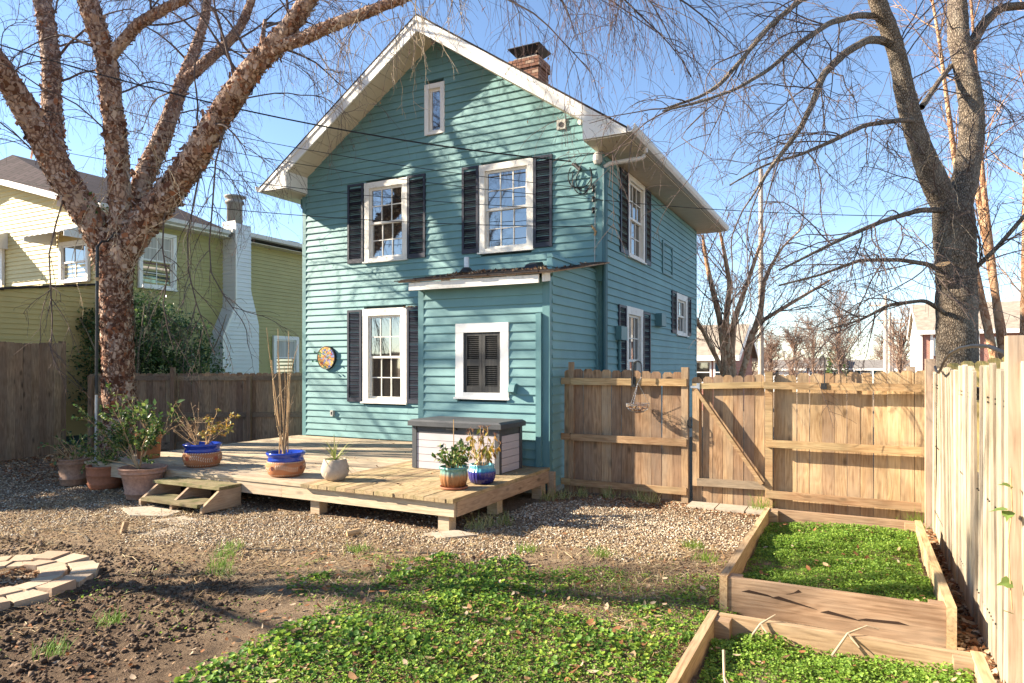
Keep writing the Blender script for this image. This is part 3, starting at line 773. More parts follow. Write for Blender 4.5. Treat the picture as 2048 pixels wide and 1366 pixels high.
mb = MB(); mb.box(-6.6, -4.415, .185, -2.6, -4.378, DT - .036); mb.build('fascia', M['fascx'], deck)
mb = MB(); mb.box(-2.597, -4.415, .185, -.10, -4.378, DT - .033); mb.build('fascia', M['fascx'], deck)
mb = MB(); mb.box(-.115, -4.376, .185, -.078, -1.96, DT - .033); mb.build('fascia', M['fascy'], deck)
mb = MB(); mb.box(-6.6, -4.376, .185, -6.563, -.05, DT - .036); mb.build('fascia', M['fascy'], deck)
for i, yy in enumerate(np.arange(-3.9, -.1, .42)):
    xr = -.12 if yy < -1.95 else -2.35
    mb = MB(); mb.box(-6.56, yy - .02, .19, xr, yy + .02, DT - .037); mb.build('joist', M['dkrail'], deck)
for px, py in ((-.26, -4.30), (-2.13, -4.27), (-4.9, -4.27), (-6.5, -4.27), (-.17, -2.1), (-2.4, -2.1), (-5.3, -2.1), (-.26, -3.2)):
    mb = MB(); mb.box(px - .07, py - .07, -.1, px + .07, py + .07, .184); mb.build('post', M['fascx'], deck)
mb = MB(); mb.box(-.10, -1.955, .0, -.0, -1.90, DT - .04); mb.build('post', M['fascy'], deck)
# step in front of the deck
step = MB(); step.box(-4.56, -4.76, .262, -3.30, -4.42, .30); stp = step.build('step', M['mossx'], deck, label='mossy two tread step in front of the deck')
mb = MB(); mb.box(-4.42, -5.03, .085, -3.36, -4.68, .125); mb.build('tread', M['mossx'], stp)
for xx in (-4.5, -3.9, -3.345):
    mb = MB(); mb.prism([(-4.42, .02), (-5.0, .02), (-5.0, .083), (-4.74, .26), (-4.42, .26)], lambda u, d, z: (d, u, z), xx, xx + .04); mb.build('stringer', M['fascy'], stp)

# storage box
sb = thing('storage_box', 'large grey plastic storage box with dark lid on the deck below the shuttered window', 'storage box', (-1.09, -2.48, DT + .012))
bx0, bx1, by0, by1, bz0, bz1 = -1.775, -.40, -2.82, -2.14, DT + .02, 1.055
gp = plain('charcoal_plastic', (.055, .058, .064), .55); gl = paint('lilac_grey_panel', (.44, .405, .42), 'x', .06, .6, .2, (.28, .25, .25), .3)
for (px, py) in ((bx0, by0), (bx1 - .07, by0), (bx0, by1 - .07), (bx1 - .07, by1 - .07)):
    mb = MB(); mb.box(px, py, bz0, px + .07, py + .07, bz1 - .075); mb.build('corner_post', gp, sb)
mb = MB(); mb.box(bx0 + .071, by0 + .016, bz1 - .165, bx1 - .071, by0 + .04, bz1 - .076); mb.box(bx1 - .04, by0 + .071, bz1 - .165, bx1 - .016, by1 - .071, bz1 - .076); mb.box(bx0 + .016, by0 + .071, bz1 - .165, bx0 + .04, by1 - .071, bz1 - .076); mb.build('top_rail', gp, sb)
nr = 5; rh = (bz1 - .167 - bz0) / nr
for k in range(nr):
    z0 = bz0 + k * rh; z1 = z0 + rh - .006
    mb = MB(); mb.box(bx0 + .07, by0 + .014, z0, bx1 - .07, by0 + .03, z1); mb.build('panel_slat', gl, sb)
    mb = MB(); mb.box(bx1 - .03, by0 + .07, z0, bx1 - .014, by1 - .07, z1); mb.build('panel_slat', gl, sb)
    mb = MB(); mb.box(bx0 + .014, by0 + .07, z0, bx0 + .03, by1 - .07, z1); mb.build('panel_slat', gl, sb)
mb = MB(); mb.box(bx0 + .031, by0 + .031, bz0 + .01, bx1 - .031, by1 - .005, bz1 - .09); mb.build('liner', gp, sb)
mb = MB(); L_ = [(bx0 - .045, by0 - .045), (bx1 + .045, by0 - .045), (bx1 + .045, by1 + .02), (bx0 - .045, by1 + .02)]
mb.hexa([(x, y, bz1 - .074) for x, y in L_] + [(x, y, bz1 - .012) for x, y in L_]); lid = mb.build('lid', gp, sb)
mb = MB(); mb.hexa([(x, y, bz1 - .0118) for x, y in L_] + [(x * .94 - 1.09 * .06, y * .94 - 2.48 * .06, bz1 + .012) for x, y in L_]); mb.build('lid_top', gp, lid)
mb = MB(); mb.box(-1.2, by0 - .03, bz1 - .11, -1.05, by0 + .016, bz1 - .075); mb.build('latch', M['black'], sb)
# ================================================================== FENCES
def picket_mesh(h, w, th, m, dog=.03, nv=1):
    mb = MB(); mb.prism([(-w / 2, 0), (w / 2, 0), (w / 2, h - dog), (w / 2 - dog, h), (-w / 2 + dog, h), (-w / 2, h - dog)], lambda u, d, z: (u, d, z), 0, th)
    return mb.mesh('picket', M[m])
frng = random.Random(21)
def put(me, name, loc, rz, parent, lean=0, tilt=0, sz=1.0, sx=1.0):
    o = bpy.data.objects.new(name, me); o.location = loc; o.rotation_euler = (tilt, lean, rz); o.scale = (sx, 1, sz)
    return link(o, name, parent)
def run_pickets(me, p0, p1, n, zb, ztop, h, parent, lean=.006, dz=.02, th=0):
    p0 = Vector(p0); p1 = Vector(p1); rz = math.atan2(p1.y - p0.y, p1.x - p0.x)
    for i in range(n):
        p = p0.lerp(p1, (i + .5) / n)
        t = ztop(i) + frng.uniform(-dz, dz)
        put(me, 'picket', (p.x, p.y, zb), rz, parent, frng.uniform(-lean, lean), frng.uniform(-.004, .004), (t - zb) / h, 1)
def bx(name, m, parent, *a, label=None):
    mb = MB(); mb.box(*a); return mb.build(name, M[m], parent, label=label)

# fence between the lean-to and the gate
f1 = thing('wooden_fence', 'warm brown picket fence with three rails between the blue house and the gate', 'fence', (.85, -1.5, 0))
pm = picket_mesh(1.8, .1385, .018, 'pick')
run_pickets(pm, (-.06, -1.47), (.10, -1.465), 1, -.12, lambda i: 1.765, 1.8, f1)
run_pickets(pm, (.10, -1.465), (1.66, -1.45), 11, -.12, lambda i: 1.765 - .004 * i, 1.8, f1, dz=.008)
bx('post', 'pick', f1, .028, -1.50, -.15, .108, -1.466, 1.865)
bx('post', 'pick', f1, 1.655, -1.52, -.15, 1.745, -1.43, 1.79)
for z0, z1, l in ((1.545, 1.64, 0), (.745, .84, 0), (.10, .19, 0)):
    bx('rail', 'rail', f1, -.07, -1.545, z0, .072, -1.502, z1)
    bx('rail', 'rail', f1, .078, -1.55, z0 - .005, 1.73, -1.522 if z0 < 1 else -1.521, z1 - .003)
# gate
gt = thing('garden_gate', 'brown wooden gate with a diagonal brace and a galvanised hinge', 'gate', (2.25, -1.5, 0))
run_pickets(picket_mesh(1.7, .124, .018, 'pick'), (1.79, -1.45), (2.70, -1.45), 7, .0, lambda i: 1.665 + .006 * i, 1.7, gt, dz=.01)
bx('stile', 'pick', gt, 1.80, -1.50, .22, 1.885, -1.455, 1.56)
mb = MB(); mb.hexa([(1.80, -1.52, 1.50), (2.72, -1.52, 1.53), (2.72, -1.478, 1.53), (1.80, -1.478, 1.50), (1.80, -1.52, 1.575), (2.72, -1.52, 1.61), (2.72, -1.478, 1.61), (1.80, -1.478, 1.575)]); mb.build('rail', M['rail'], gt)
mb = MB(); mb.hexa([(1.86, -1.52, .225), (2.72, -1.52, .24), (2.72, -1.478, .24), (1.86, -1.478, .225), (1.86, -1.52, .325), (2.72, -1.52, .335), (2.72, -1.478, .335), (1.86, -1.478, .325)]); mb.build('rail', M['dkrail'], gt)
mb = MB(); mb.bar((1.855, -1.545, 1.50), (2.68, -1.545, .32), .045, .095, (0, 1, 0)); mb.build('brace', M['rail'], gt)
mb = MB(); mb.box(1.775, -1.528, 1.515, 1.88, -1.5215, 1.545); mb.box(1.86, -1.5295, 1.47, 1.90, -1.5225, 1.58); mb.build('hinge', M['steel'], gt)
mb = MB(); mb.box(1.752, -1.54, .98, 1.79, -1.50, 1.13); mb.tube([(1.76, -1.55, 1.0), (1.75, -1.57, 1.03), (1.75, -1.57, 1.08), (1.76, -1.55, 1.11)], .006, 6); mb.build('latch', M['black'], gt)
# fence right of the gate
f2 = thing('wooden_fence', 'golden brown picket fence panel right of the gate, behind the first raised bed', 'fence', (3.5, -1.5, 0))
run_pickets(picket_mesh(1.8, .136, .018, 'gold'), (2.80, -1.45), (4.48, -1.45), 12, -.06, lambda i: 1.70 + .004 * i, 1.8, f2, dz=.012)
bx('post', 'rail', f2, 2.712, -1.545, -.15, 2.80, -1.455, 1.735)
bx('post', 'post', f2, 4.26, -1.43, -.1, 4.35, -1.34, 1.80)
for z0, z1 in ((1.52, 1.605), (.79, .88), (.155, .245)):
    mb = MB(); x0 = 2.70 if z0 > 1 else 2.73
    mb.hexa([(x0, -1.59, z0), (4.40, -1.59, z0 - .01), (4.40, -1.546, z0 - .01), (x0, -1.546, z0), (x0, -1.59, z1), (4.40, -1.59, z1 - .005), (4.40, -1.546, z1 - .005), (x0, -1.546, z1)]); mb.build('rail', M['rail'], f2)
# bleached side fence along the right edge
f3 = thing('side_fence', 'bleached pale picket fence running along the right edge of the yard past both raised beds', 'fence', (4.5, -4.5, 0))
pp = [picket_mesh(1.85, w, .019, 'pale', .012) for w in (.135, .15, .12)]
yy = -1.56; i = 0
while yy > -11.5:
    wv = (.135, .15, .12)[i % 3]
    if not (-1.86 < yy < -1.70):
        lean = frng.uniform(-.012, .012)
        if i in (2, 3, 4): lean = (-.05, -.085, -.03)[i - 2]
        put(pp[i % 3], 'picket', (4.505 + frng.uniform(-.014, .014), yy, -.04), R(90), f3, lean, frng.uniform(-.015, .012), (1.80 + .045 * min(1, (-yy - 1.6) / 4.3) + frng.uniform(-.025, .025)) / 1.85)
    yy -= wv + frng.uniform(.000, .007); i += 1
bx('post', 'post', f3, 4.42, -1.86, -.15, 4.51, -1.745, 1.885)
bx('post', 'nearpost', f3, 4.42, -6.46, -.15, 4.51, -6.365, 1.955)
bx('post', 'post', f3, 4.40, -8.7, -.15, 4.50, -8.6, 1.95)
for z in (1.60, .95, .25):
    bx('rail', 'post', f3, 4.528, -11.5, z - .045, 4.57, -1.5, z + .045)
mb = MB()
for z in (1.60, 1.57, .95, .25):
    y_ = -1.6
    while y_ > -8:
        mb.box(4.484, y_, z, 4.492, y_ + .009, z + .009); y_ -= .07
mb.build('nail', M['black'], f3, kind='stuff')
# fresh fence next door
f4 = thing('wooden_fence', 'new yellow picket fence whose tops show above the pale side fence', 'fence', (5.6, -.5, 0))
run_pickets(picket_mesh(1.9, .138, .018, 'yelpick'), (4.75, -.5), (7.2, -.5), 17, -.05, lambda i: 1.84 + .018 * min(i, 6), 1.9, f4, dz=.015)
for z in (.3, 1.0, 1.6): bx('rail', 'yelpick', f4, 4.75, -.475, z - .04, 7.2, -.435, z + .04)
# fence at the back left
f5 = thing('wooden_fence', 'dark weathered fence with two rails behind the deck, between the tree and the house', 'fence', (-9, -.7, 0))
A = Vector((-11.0, -1.73, 0)); B = Vector((-6.56, .53, 0)); dv = (B - A).normalized(); nv_ = Vector((dv.y, -dv.x, 0))
pmd = picket_mesh(1.75, .138, .018, 'dkpick')
run_pickets(pmd, A, B, 36, .0, lambda i: 1.64 + .001 * i, 1.75, f5, dz=.014)
def fbar(name, m, a, b, zc, h, off, parent):
    mb = MB(); mb.bar(a + nv_ * off + Vector((0, 0, zc)), b + nv_ * off + Vector((0, 0, zc)), .04, h); mb.build(name, M[m], parent)
for zc in (1.55, .76):
    for t0, t1 in ((0, .372), (.374, .7), (.702, 1)): fbar('rail', 'dkrail', A.lerp(B, t0), A.lerp(B, t1), zc + .004 * t0, .10, .022, f5)
fbar('rail', 'dkrail', A, B, .10, .16, .025, f5)
for t in (.02, .373, .70, .985):
    p = A.lerp(B, t) + nv_ * .085
    mb = MB(); mb.bar(p + Vector((0, 0, -.1)), p + Vector((0, 0, 1.78 if t == .373 else 1.60)), .085, .085, tuple(dv)); mb.build('post', M['dkpick'], f5)
# tall fence at the left edge
f6 = thing('side_fence', 'tall grey brown board fence at the left edge of the picture', 'fence', (-10.95, -4.5, 0))
pm6 = picket_mesh(2.25, .141, .02, 'dkpick', .02)
yy = -2.45
while yy > -9.5:
    put(pm6, 'picket', (-10.86 + frng.uniform(-.004, .004), yy, .0), R(90), f6, frng.uniform(-.004, .004), 0, (2.27 + frng.uniform(-.015, .015)) / 2.25); yy -= .1425
bx('post', 'dkpick', f6, -10.99, -2.36, -.1, -10.89, -2.26, 2.32)
for z in (.4, 1.2, 2.0): bx('rail', 'dkrail', f6, -10.93, -9.5, z, -10.884, -2.38, z + .09)

# hooks and hanging basket
hk = thing('plant_hook', 'black shepherd hook clamped to the fence rail, holding the wire basket', 'hook', (1.0, -1.57, 1.6))
mb = MB(); mb.box(.985, -1.575, 1.52, 1.045, -1.55, 1.66); mb.build('clamp', M['black'], hk)
mb = MB(); mb.tube([(1.01, -1.585, 1.56), (1.015, -1.59, 1.72), (1.03, -1.60, 1.80)] + [(1.085 - .06 * math.cos(t), -1.62, 1.80 + .075 * math.sin(t)) for t in np.linspace(.2, 3.0, 10)] + [(1.15, -1.63, 1.72), (1.145, -1.63, 1.66)], .009, 8); mb.build('hook_arm', M['black'], hk)
bk = thing('hanging_basket', 'small wire hanging basket with dry coconut fibre on the brown fence', 'basket', (1.11, -1.68, 1.29))
bc = Vector((1.11, -1.68, 1.30)); mb = MB()
mb.tube([(1.145, -1.632, 1.665), (1.13, -1.65, 1.62), bc + Vector((0, 0, .28))], .003, 4)
for k in range(3):
    a = 2.1 * k + .4; p = bc + Vector((.15 * math.cos(a), .15 * math.sin(a), 0)); q = bc + Vector((0, 0, .28))
    for j in range(9): mb.tube([p.lerp(q, j / 9), p.lerp(q, (j + .8) / 9)], .0035, 4)
mb.build('chain', M['steel'], bk)
mb = MB()
for zz, rr_ in ((0, .155), (-.02, .155), (-.065, .13), (-.105, .08)):
    mb.tube([bc + Vector((rr_ * math.cos(t), rr_ * math.sin(t), zz)) for t in np.linspace(0, 6.2832, 25)], .0035, 4, False)
for k in range(14):
    a = 6.2832 * k / 14; mb.tube([bc + Vector((r_ * math.cos(a), r_ * math.sin(a), z)) for r_, z in ((.155, 0), (.15, -.045), (.12, -.085), (.07, -.115), (0, -.125))], .003, 4)
mb.build('wire_frame', M['steel'], bk)
nr_ = np.random.default_rng(31); n = 260; a = nr_.uniform(0, 6.283, n); r_ = .14 * np.sqrt(nr_.uniform(0, 1, n))
P0 = np.stack([bc.x + r_ * np.cos(a), bc.y + r_ * np.sin(a), bc.z - .125 + .09 * (r_ / .14) ** 2 + nr_.uniform(0, .045, n)], 1)
V, F = scatter([(-1, -.15, 0), (1, -.15, 0), (1, .15, .1), (-1, .15, .1)], [(0, 1, 2, 3)], P0, nr_.uniform(.012, .035, n), rotmats(nr_, n, nr_.uniform(0, 1.2, n)))
npmesh('coconut_fibre', V, F, M['litter'], bk, 'stuff')
h2 = thing('plant_hook', 'thin black hook standing on the rail of the golden fence panel', 'hook', (3.39, -1.6, 1.56))
mb = MB(); mb.box(3.355, -1.61, 1.525, 3.42, -1.592, 1.60); mb.build('clamp', M['black'], h2)
mb = MB(); mb.tube([(3.395, -1.605, 1.56), (3.40, -1.60, 1.80)] + [(3.372 + .028 * math.cos(t), -1.60, 1.86 + .07 * math.sin(t)) for t in np.linspace(0, 3.4, 10)] + [(3.345, -1.60, 1.82)], .008, 7); mb.build('hook_arm', M['black'], h2)
h3 = thing('plant_hook', 'big curved black iron hook arching over the top of the pale side fence', 'hook', (4.43, -3.5, 1.8))
pts = [(4.40, -3.10, 1.80), (4.40, -3.22, 1.762), (4.40, -3.42, 1.745), (4.40, -3.60, 1.775), (4.41, -3.74, 1.84), (4.42, -4.08, 1.905), (4.42, -4.68, 1.935), (4.42, -5.28, 1.935), (4.44, -5.75, 1.92), (4.46, -6.1, 1.875), (4.48, -6.33, 1.80)]
mb = MB(); mb.tube(pts, [.010] + [.012] * 9 + [.013], 8); mb.build('hook_arm', M['black'], h3, True)
mb = MB(); mb.box(4.475, -6.36, 1.72, 4.495, -6.34, 1.84); mb.build('clamp', M['black'], h3)

# ================================================================== RAISED BEDS
def bed(x0, x1, y0, y1, zt, label, th=.055, front=True):
    b = thing('raised_bed', label, 'raised bed', ((x0 + x1) / 2, (y0 + y1) / 2, 0))
    def brd(m, *a):
        mb = MB(); mb.box(*a); return mb.build('bed_board', M[m], b)
    brd('bedy', x0, y0, -.05, x0 + th, (y0 + y1) / 2 - .002, zt); brd('bedy', x0 + .004, (y0 + y1) / 2 + .002, -.05, x0 + th, y1, zt - .004)
    brd('bedy', x1 - th, y0, -.05, x1, y1, zt)
    if front: brd('bedx', x0 + th + .002, y0 + .012, -.05, x1 - th - .002, y0 + .012 + th, zt - .012)
    brd('bedx', x0 + th + .002, y1 - th, -.05, x1 - th - .002, y1 - .001, zt - .01)
    for px in (x0 + th + .001, x1 - th - .091):
        for py in ((y0 + th + .014, y1 - th - .091) if front else (y1 - th - .091,)):
            mb = MB(); mb.box(px, py, -.05, px + .09, py + .09, zt - .016); mb.build('corner_post', M['bedx'], b)
    n_ = 24
    sv = []; mbs = MB(); xs_ = np.linspace(x0 + th, x1 - th, n_); ys_ = np.linspace(y0 + th, y1 - th, n_ * 2)
    X_, Y_ = np.meshgrid(xs_, ys_); Z_ = .10 + .05 * (vnoise(X_, Y_, 4, 8) - .5) + .03 * (vnoise(X_, Y_, 14, 9) - .5)
    qq = (np.meshgrid(np.arange(n_ - 1), np.arange(2 * n_ - 1)))
    q_ = (qq[1] * n_ + qq[0]).ravel()
    npmesh('bed_soil', np.stack([X_.ravel(), Y_.ravel(), Z_.ravel()], 1), np.stack([q_, q_ + 1, q_ + n_ + 1, q_ + n_], 1), M['ground'], b, None, True)
    return b
bed(2.845, 4.315, -5.46, -2.72, .262, 'farther wooden raised bed, in front of the golden fence panel, cracked front board')
bed(2.90, 4.36, -9.2, -6.12, .235, 'nearer wooden raised bed at the bottom right corner of the picture')
mb = MB()
for (x, z, l, t) in ((3.0, .165, .22, -.05), (3.2, .15, .3, -.12), (3.52, .10, .25, -.08), (3.75, .085, .3, .05), (3.3, .19, .1, .3)):
    mb.hexa([(x, -5.4505, z), (x + l, -5.4505, z + l * t), (x + l, -5.44, z + l * t), (x, -5.44, z), (x + .05, -5.4505, z + .018), (x + l * .8, -5.4505, z + l * t + .014), (x + l * .8, -5.44, z + l * t + .014), (x + .05, -5.44, z + .018)])
o = mb.build('crack', plain('rotten_wood', (.035, .018, .01), .95), [x for x in bpy.data.objects if x.name.startswith('raised_bed')][0], kind='stuff')

# ================================================================== GROUND OBJECTS
# brick fire ring at the left edge
fr_ = thing('brick_ring', 'low ring of tan bricks round a pit at the left edge of the yard', 'fire pit', (-2.62, -7.62, 0))
tan = G('tan_ring_brick', .9, .2); c = tan.co(rnd=True); r = tan.n('ShaderNodeObjectInfo', 'Random')
tan.P(Base_Color=tan.mix(tan.math('MULTIPLY', tan.noise(c, 22, 6, .7), .7), tan.ramp(r, [(0, (.44, .33, .225)), (.5, (.50, .40, .29)), (1, (.40, .26, .18))]), (.27, .19, .13))); tan.bump(tan.noise(c, 45, 5), .5, .006); M['ringbrick'] = tan.m
nb = 19; rg = random.Random(5)
for k in range(nb):
    a0 = 6.2832 * k / nb + .015; a1 = 6.2832 * (k + 1) / nb - .015
    for ring, (ra, rb_) in enumerate(((.40, .585), (.60, .80))):
        if ring == 1: b0, b1 = a0 + .1 + rg.uniform(-.01, .01), a1 + .1
        else: b0, b1 = a0, a1
        zt = .055 + rg.uniform(-.012, .012); tl = rg.uniform(-.015, .015); rj = rg.uniform(-.015, .02)
        P_ = lambda r0, a, z: (-2.62 + r0 * math.cos(a), -7.62 + r0 * math.sin(a), z)
        mb = MB(); mb.hexa([P_(ra + rj, b0, -.06), P_(rb_ + rj, b0, -.06), P_(rb_ + rj, b1, -.06), P_(ra + rj, b1, -.06), P_(ra + rj, b0, zt), P_(rb_ + rj, b0, zt + tl), P_(rb_ + rj, b1, zt + tl), P_(ra + rj, b1, zt)])
        mb.build('brick', M['ringbrick'], fr_)
pav = paint('concrete_paver', (.36, .31, .245), None, .15, .95, .7, (.2, .155, .11), .5)
def slab(pts, z, th, label, cat='paving slab', grp=None, m=pav):
    n_ = len(pts); mb = MB(); mb.v = [(x, y, z - th) for x, y in pts] + [(x, y, z) for x, y in pts]
    mb.f = [tuple(range(n_))[::-1], tuple(range(n_, 2 * n_))] + [(i, (i + 1) % n_, n_ + (i + 1) % n_, n_ + i) for i in range(n_)]
    tag(mb.build('paving_slab', m), label, cat, grp)
for k, lab in enumerate(('concrete paver at the foot of the gate, nearest the latch post', 'concrete paver at the foot of the gate, middle one of the three', 'concrete paver at the foot of the gate, nearest the raised bed')):
    x = 1.80 + .36 * k; slab([(x, -1.86), (x + .345, -1.87), (x + .345, -1.52), (x, -1.52)], .02, .06, lab, grp='pavers at the gate')
slab([(-4.55, -5.2), (-4.05, -5.42), (-3.62, -5.25), (-3.72, -4.95), (-4.3, -4.92)], .012, .06, 'dark flat stepping stone in the gravel in front of the step', grp='stepping stones')
slab([(-3.60, -5.45), (-3.15, -5.50), (-3.0, -5.22), (-3.45, -5.12)], .006, .06, 'half buried pale stepping stone between the dark one and the stake', grp='stepping stones')
slab([(-3.10, -5.95), (-2.72, -5.92), (-2.58, -5.62), (-3.05, -5.60)], .012, .06, 'pale stepping stone lying farthest from the step', grp='stepping stones')
slab([(-.35, -4.62), (-.05, -4.66), (.18, -4.40), (-.12, -4.32)], .03, .08, 'pale flat stone beside the front corner post of the deck', 'stone')
mb = MB(); mb.bar((-3.30, -6.02, -.05), (-3.27, -5.98, .13), .055, .03, (1, 0, 0)); tag(mb.build('wooden_stake', M['bedx']), 'short pale wooden stake sticking out of the gravel', 'stake')
mb = MB(); a = Vector((-1.05, -5.02, .035)); b = Vector((-.97, -4.90, .05)); mb.tube([a, b], .032, 10); tag(mb.build('log_piece', M['drystem']), 'small sawn piece of branch lying on the gravel', 'log')
for pts, lab in (([(-4.45, -6.35), (-4.1, -6.25), (-3.75, -6.22), (-3.45, -6.3), (-3.2, -6.42)], 'curved dark plastic lawn edging strip at the left, half buried'), ([(-1.9, -5.95), (-1.3, -5.72), (-.6, -5.42), (-.1, -5.2), (.5, -5.0)], 'dark plastic lawn edging strip between gravel and ivy')):
    mb = MB(); mb.tube([(x, y, float(groundz(x, y)) + .004 + .006 * math.sin(i * 2)) for i, (x, y) in enumerate(pts)], .011, 6); tag(mb.build('lawn_edging', M['edging']), lab, 'edging')
# ================================================================== PLANT TOOLS
def nrm(a): return a / np.maximum(np.linalg.norm(a, axis=-1, keepdims=True), 1e-9)
def walk(rng, P, D, L, n, jit=.2, droop=0.0, up=0.0):
    """N wandering paths of n points"""
    P = np.array(P, float); D = nrm(np.array(D, float)); out = [P]
    st = np.asarray(L, float).reshape(-1, 1) / (n - 1)
    for i in range(n - 1):
        D = nrm(D + rng.normal(0, jit, D.shape) + np.array([0, 0, up - droop * (i + 1) / n]))
        P = P + D * st; out.append(P)
    return np.stack(out, 1)
def sprout(rng, paths, per, t0=.25, t1=1.0, ang=(.5, 1.1)):
    """start points and directions of side shoots, `per` on each path; also the parent's index and t"""
    N, n, _ = paths.shape
    idx = np.repeat(np.arange(N), per); t = rng.uniform(t0, t1, len(idx)) * (n - 1.001)
    i = t.astype(int); f = (t - i)[:, None]
    a, b = paths[idx, i], paths[idx, i + 1]
    T = nrm(b - a); p = a + (b - a) * f
    r = rng.normal(0, 1, T.shape); r = nrm(r - T * (r * T).sum(1, keepdims=True))
    th = rng.uniform(ang[0], ang[1], len(idx))[:, None]
    return p, nrm(T * np.cos(th) + r * np.sin(th)), idx, t / (n - 1)
def tubes(paths, r0, r1, sides=3):
    N, n, _ = paths.shape
    T = np.empty_like(paths); T[:, 1:-1] = paths[:, 2:] - paths[:, :-2]; T[:, 0] = paths[:, 1] - paths[:, 0]; T[:, -1] = paths[:, -1] - paths[:, -2]
    T = nrm(T); ref = np.array([.37, .21, .9]); A = nrm(np.cross(T, ref)); B = np.cross(T, A)
    r0 = np.broadcast_to(np.asarray(r0, float), (N,)); r1 = np.broadcast_to(np.asarray(r1, float), (N,))
    tt = np.linspace(0, 1, n); rad = (r0[:, None] * (1 - tt) + r1[:, None] * tt)
    V = np.stack([paths + (A * math.cos(6.2832 * k / sides) + B * math.sin(6.2832 * k / sides)) * rad[..., None] for k in range(sides)], 2)
    base = (np.arange(N) * n * sides)[:, None, None] + (np.arange(n - 1) * sides)[None, :, None]
    k = np.arange(sides)[None, None]; k2 = (k + 1) % sides
    F = np.stack([base + k, base + k2, base + sides + k2, base + sides + k], -1)
    return V.reshape(-1, 3), F.reshape(-1, 4)
def frames(rng, D, roll=.6):
    X = nrm(D); U = np.array([0, 0, 1.0]) + rng.normal(0, roll, X.shape)
    Y = nrm(np.cross(U, X)); Z = np.cross(X, Y)
    return np.stack([X, Y, Z], 2)
LEAFV = [(0, 0, 0), (.45, -.27, .06), (1, 0, -.05), (.45, .27, .06), (.5, 0, -.02)]
LEAFF = [(0, 1, 4), (1, 2, 4), (2, 3, 4), (3, 0, 4)]
def leaves(name, rng, P, D, size, m, parent, roll=.6, w=1.0, kind='stuff'):
    lv = [(x, y * w, z) for x, y, z in LEAFV]
    V, F = scatter(lv, LEAFF, P, size, frames(rng, D, roll)); return npmesh(name, V, F, m, parent, kind)

# ================================================================== POTS
def pot_obj(name, prof, c, m, parent, n=40, rib=0, ribn=0):
    mb = MB(); mb.lathe(prof, n if not ribn else ribn * 6, c, rib, ribn); return mb.build(name, m, parent, True)
TC = lambda nm, col, var=.15: plain(nm, col, .85, 0, .2, var, 25)
m_tan = TC('tan_stone_pot', (.30, .185, .13), .25); m_red = TC('terracotta', (.34, .135, .075)); m_pink = TC('pinkish_stone_pot', (.36, .215, .155), .25); m_ora = TC('orange_terracotta', (.40, .165, .075))
def pot_thing(label, c, prof, m, soilr, soilz, rib=0, ribn=0):
    t = thing('potted_plant', label, 'potted plant', c, 'potted plants round the deck')
    p = pot_obj('pot', prof, c, m, t, 40, rib, ribn)
    mb = MB(); mb.lathe([(0, soilz), (soilr, soilz - .01)], 24, c); mb.build('soil', M['soil'], t)
    return t, p
def bigprof(rb, rt, h, bands):
    """flared tub with a rolled rim and raised bands"""
    P_ = [(rb * .96, 0), (rb, .015)]
    for b in bands:
        r_ = rb + (rt * .9 - rb) * b / h; P_ += [(r_, b - .012), (r_ + .012, b - .006), (r_ + .012, b + .006), (r_, b + .012)]
    P_ += [(rt * .90, h - .085), (rt * .98, h - .07), (rt * .92, h - .055), (rt * .95, h - .03), (rt, h - .015), (rt, h), (rt - .025, h), (rt - .03, h - .06), (rb * .9, .06)]
    return P_
def stems(rng, c, n, spread, L, npts=9, jit=.12, droop=.15, up=.1, r=.04):
    a = rng.uniform(0, 6.283, n); rr_ = rng.uniform(0, r, n)
    P = np.stack([c[0] + rr_ * np.cos(a), c[1] + rr_ * np.sin(a), np.full(n, c[2])], 1)
    s = rng.uniform(.1, 1, n) * spread
    D = np.stack([np.cos(a) * s, np.sin(a) * s, np.ones(n)], 1)
    return walk(rng, P, D, L * rng.uniform(.6, 1.1, n), npts, jit, droop, up)
def bush(rng, t, paths, per, size, m, stemm, r0=.006, r1=.002, t0=.3, ang=(.6, 1.3), w=1.0, side=None, roll=.6, down=0):
    V, F = tubes(paths, r0, r1, 4); parts = [(V, F)]
    src = paths
    if side:
        P, D, i, tt = sprout(rng, paths, side[0], .3, .95, (.5, 1.1)); src = walk(rng, P, D, np.full(len(P), side[1]) * rng.uniform(.5, 1.2, len(P)), 6, .15, .05, .05)
        parts.append(tubes(src, r1 * 1.3, r1 * .6, 3)); src = np.concatenate([src])
    V, F = joinVF(parts); npmesh('stem', V, F, stemm, t, 'stuff')
    if per:
        P, D, i, tt = sprout(rng, src, per, t0, 1.0, ang)
        D = D + np.array([0, 0, -down])
        leaves('foliage', rng, P, D, size * rng.uniform(.6, 1.25, len(P)), m, t, roll, w)
rp = np.random.default_rng(77)
# tan tub, far left
c = (-6.92, -4.405, 0); t, p = pot_thing('wide tan stone tub at the far left of the row, with half dry leafy stems', c, bigprof(.183, .227, .40, (.10,)), m_tan, .19, .36)
pa = stems(rp, (c[0], c[1], .36), 16, 1.5, .55, 9, .2, .5, .1, .12); bush(rp, t, pa, 9, .055, M['potleaf'], M['drystem'], .006, .002, .4)
pa = stems(rp, (c[0] - .1, c[1] - .05, .36), 14, 2.0, .45, 9, .25, .9, .1, .1); bush(rp, t, pa, 9, .06, M['litter'], M['drystem'], .005, .002, .4, down=.5)
